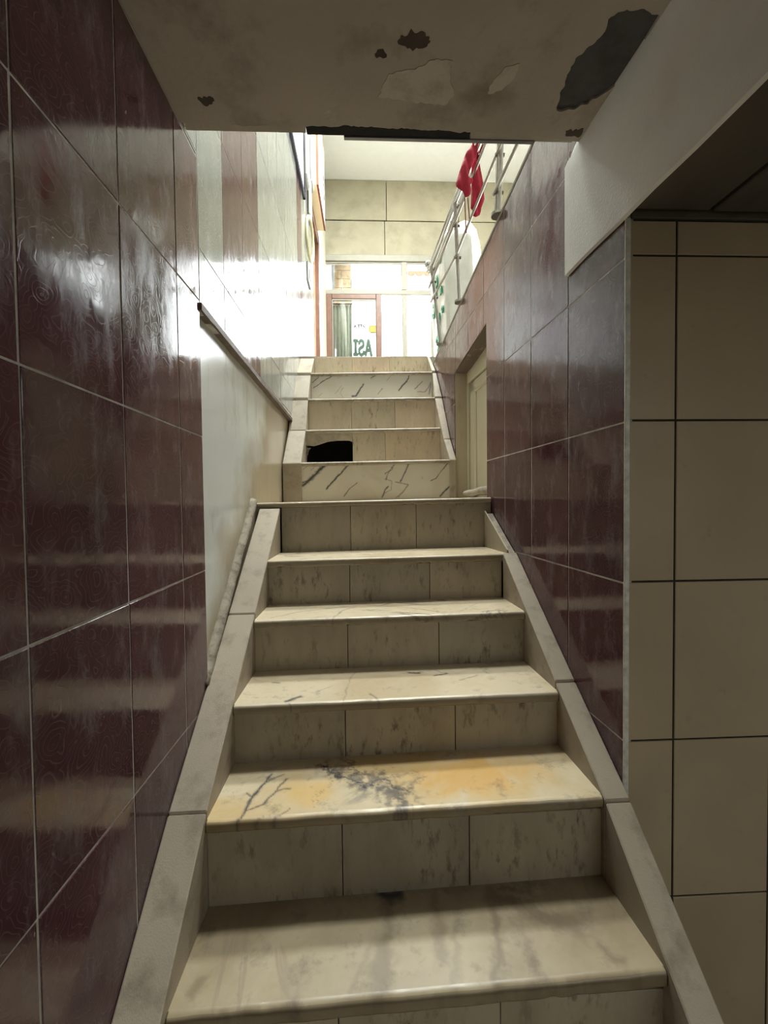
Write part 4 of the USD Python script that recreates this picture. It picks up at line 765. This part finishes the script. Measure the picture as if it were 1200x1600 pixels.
# box sign over the left doorway
sg = thing('sign_box', (-.53, 4.75, 4.46), 'tan box sign with a red-brown edge on the left wall above the doorway', 'sign')
obj('body', bx(-.600, -.492, 4.40, 5.12, 4.478, 5.4, .003), SIGNFACE, sg)
obj('underside', bx(-.600, -.495, 4.395, 5.125, 4.462, 4.478, .002), SIGNUNDER, sg, label='pale yellow underside board')
obj('face', bx(-.4925, -.480, 4.41, 5.125, 4.478, 5.4, .002), PAPER, sg, label='pale sign face seen edge on')
obj('edge_strip', bx(-.494, -.474, 4.392, 4.41, 4.462, 5.4, .002), SIGNRED, sg, label='red-brown edge strip')
obj('edge_strip', bx(-.494, -.474, 4.41, 5.128, 4.462, 4.478, .002), SIGNRED, sg, label='red-brown edge strip')
for a, z0, z1 in ((4.93, 5.05, 5.40), (4.95, 4.93, 5.00), (4.97, 4.84, 4.91), (4.99, 4.74, 4.80)):
    obj('stroke', tube([(-.4795, a, z1), (-.4795, a + .03, (z0 + z1) / 2), (-.4795, a + .005, z0)], .006, 8), CLAMP, sg, smooth=True)
# framed board on the striped tiles, only its lower far corner shows under the slab
fbd = thing('framed_board', (-.49, 2.9, 3.67), 'white board in a dark blue frame high on the striped tile wall', 'board')
FQ = Frame((lwx(0), 0, 0), FL.u, FL.v, FL.n)
obj('board', bar(FQ, 2.3, 3.66, 3.44, 4.5, .001, .012, .001), PAPER, fbd)
for a0, b0, a1, b1 in ((2.28, 3.64, 3.46, 3.672), (3.435, 3.64, 3.465, 4.5), (2.28, 4.49, 3.465, 4.52), (2.26, 3.64, 2.285, 4.52)):
    obj('frame', bar(FQ, a0, b0, a1, b1, .001, .020, .002), NAVY, fbd)
# notices, hoop and switch further along
for (a0, a1, b0, b1, d), lb in zip(((3.50, 3.66, 3.88, 4.30, .030), (3.86, 3.99, 4.10, 4.50, .030), (3.70, 3.84, 3.70, 4.04, .026)), ('white notice sheet nearest to the framed board', 'white notice sheet nearest to the box sign', 'white notice sheet with a dark edge, lowest of the three')):
    nt = thing('notice', FQ.p((a0 + a1) / 2, b0, .015), lb + ' on the striped wall', 'notice')
    obj('sheet', bar(FQ, a0, b0, a1, b1, d - .012, d, .001), PAPER, nt)
    obj('back_board', bar(FQ, a0 + .01, b0 - .012, a1 + .01, b1, 0, d - .012, .001), GREYP if d > .027 else CLAMP, nt)
hp = thing('hoop', FQ.p(3.70, 3.30, .01), 'pale yellow oval hoop hung on the striped wall under the notices', 'hoop')
obj('rim', tube([FQ.p(3.70 + .13 * math.cos(t), 3.47 + .18 * math.sin(t), .022 + .01 * math.cos(t)) for t in np.linspace(0, 2 * math.pi, 40)], .013, 8, caps=False), HOOP, hp, smooth=True)
obj('hook', tube([FQ.p(3.70, 3.645, 0), FQ.p(3.70, 3.645, .03), FQ.p(3.70, 3.665, .034)], .004, 8), STEEL, hp, smooth=True)
sw = thing('switch', FQ.p(3.7, 3.1, 0), 'grey wall switch low on the striped wall beside the brown doorway', 'switch')
obj('plate', bar(FQ, 3.62, 3.08, 3.80, 3.24, 0, .012, .003), GREYP, sw)
obj('rocker', bar(FQ, 3.68, 3.12, 3.74, 3.20, .012, .018, .002), plain('pale_rocker', (.6, .6, .58), .4), sw)
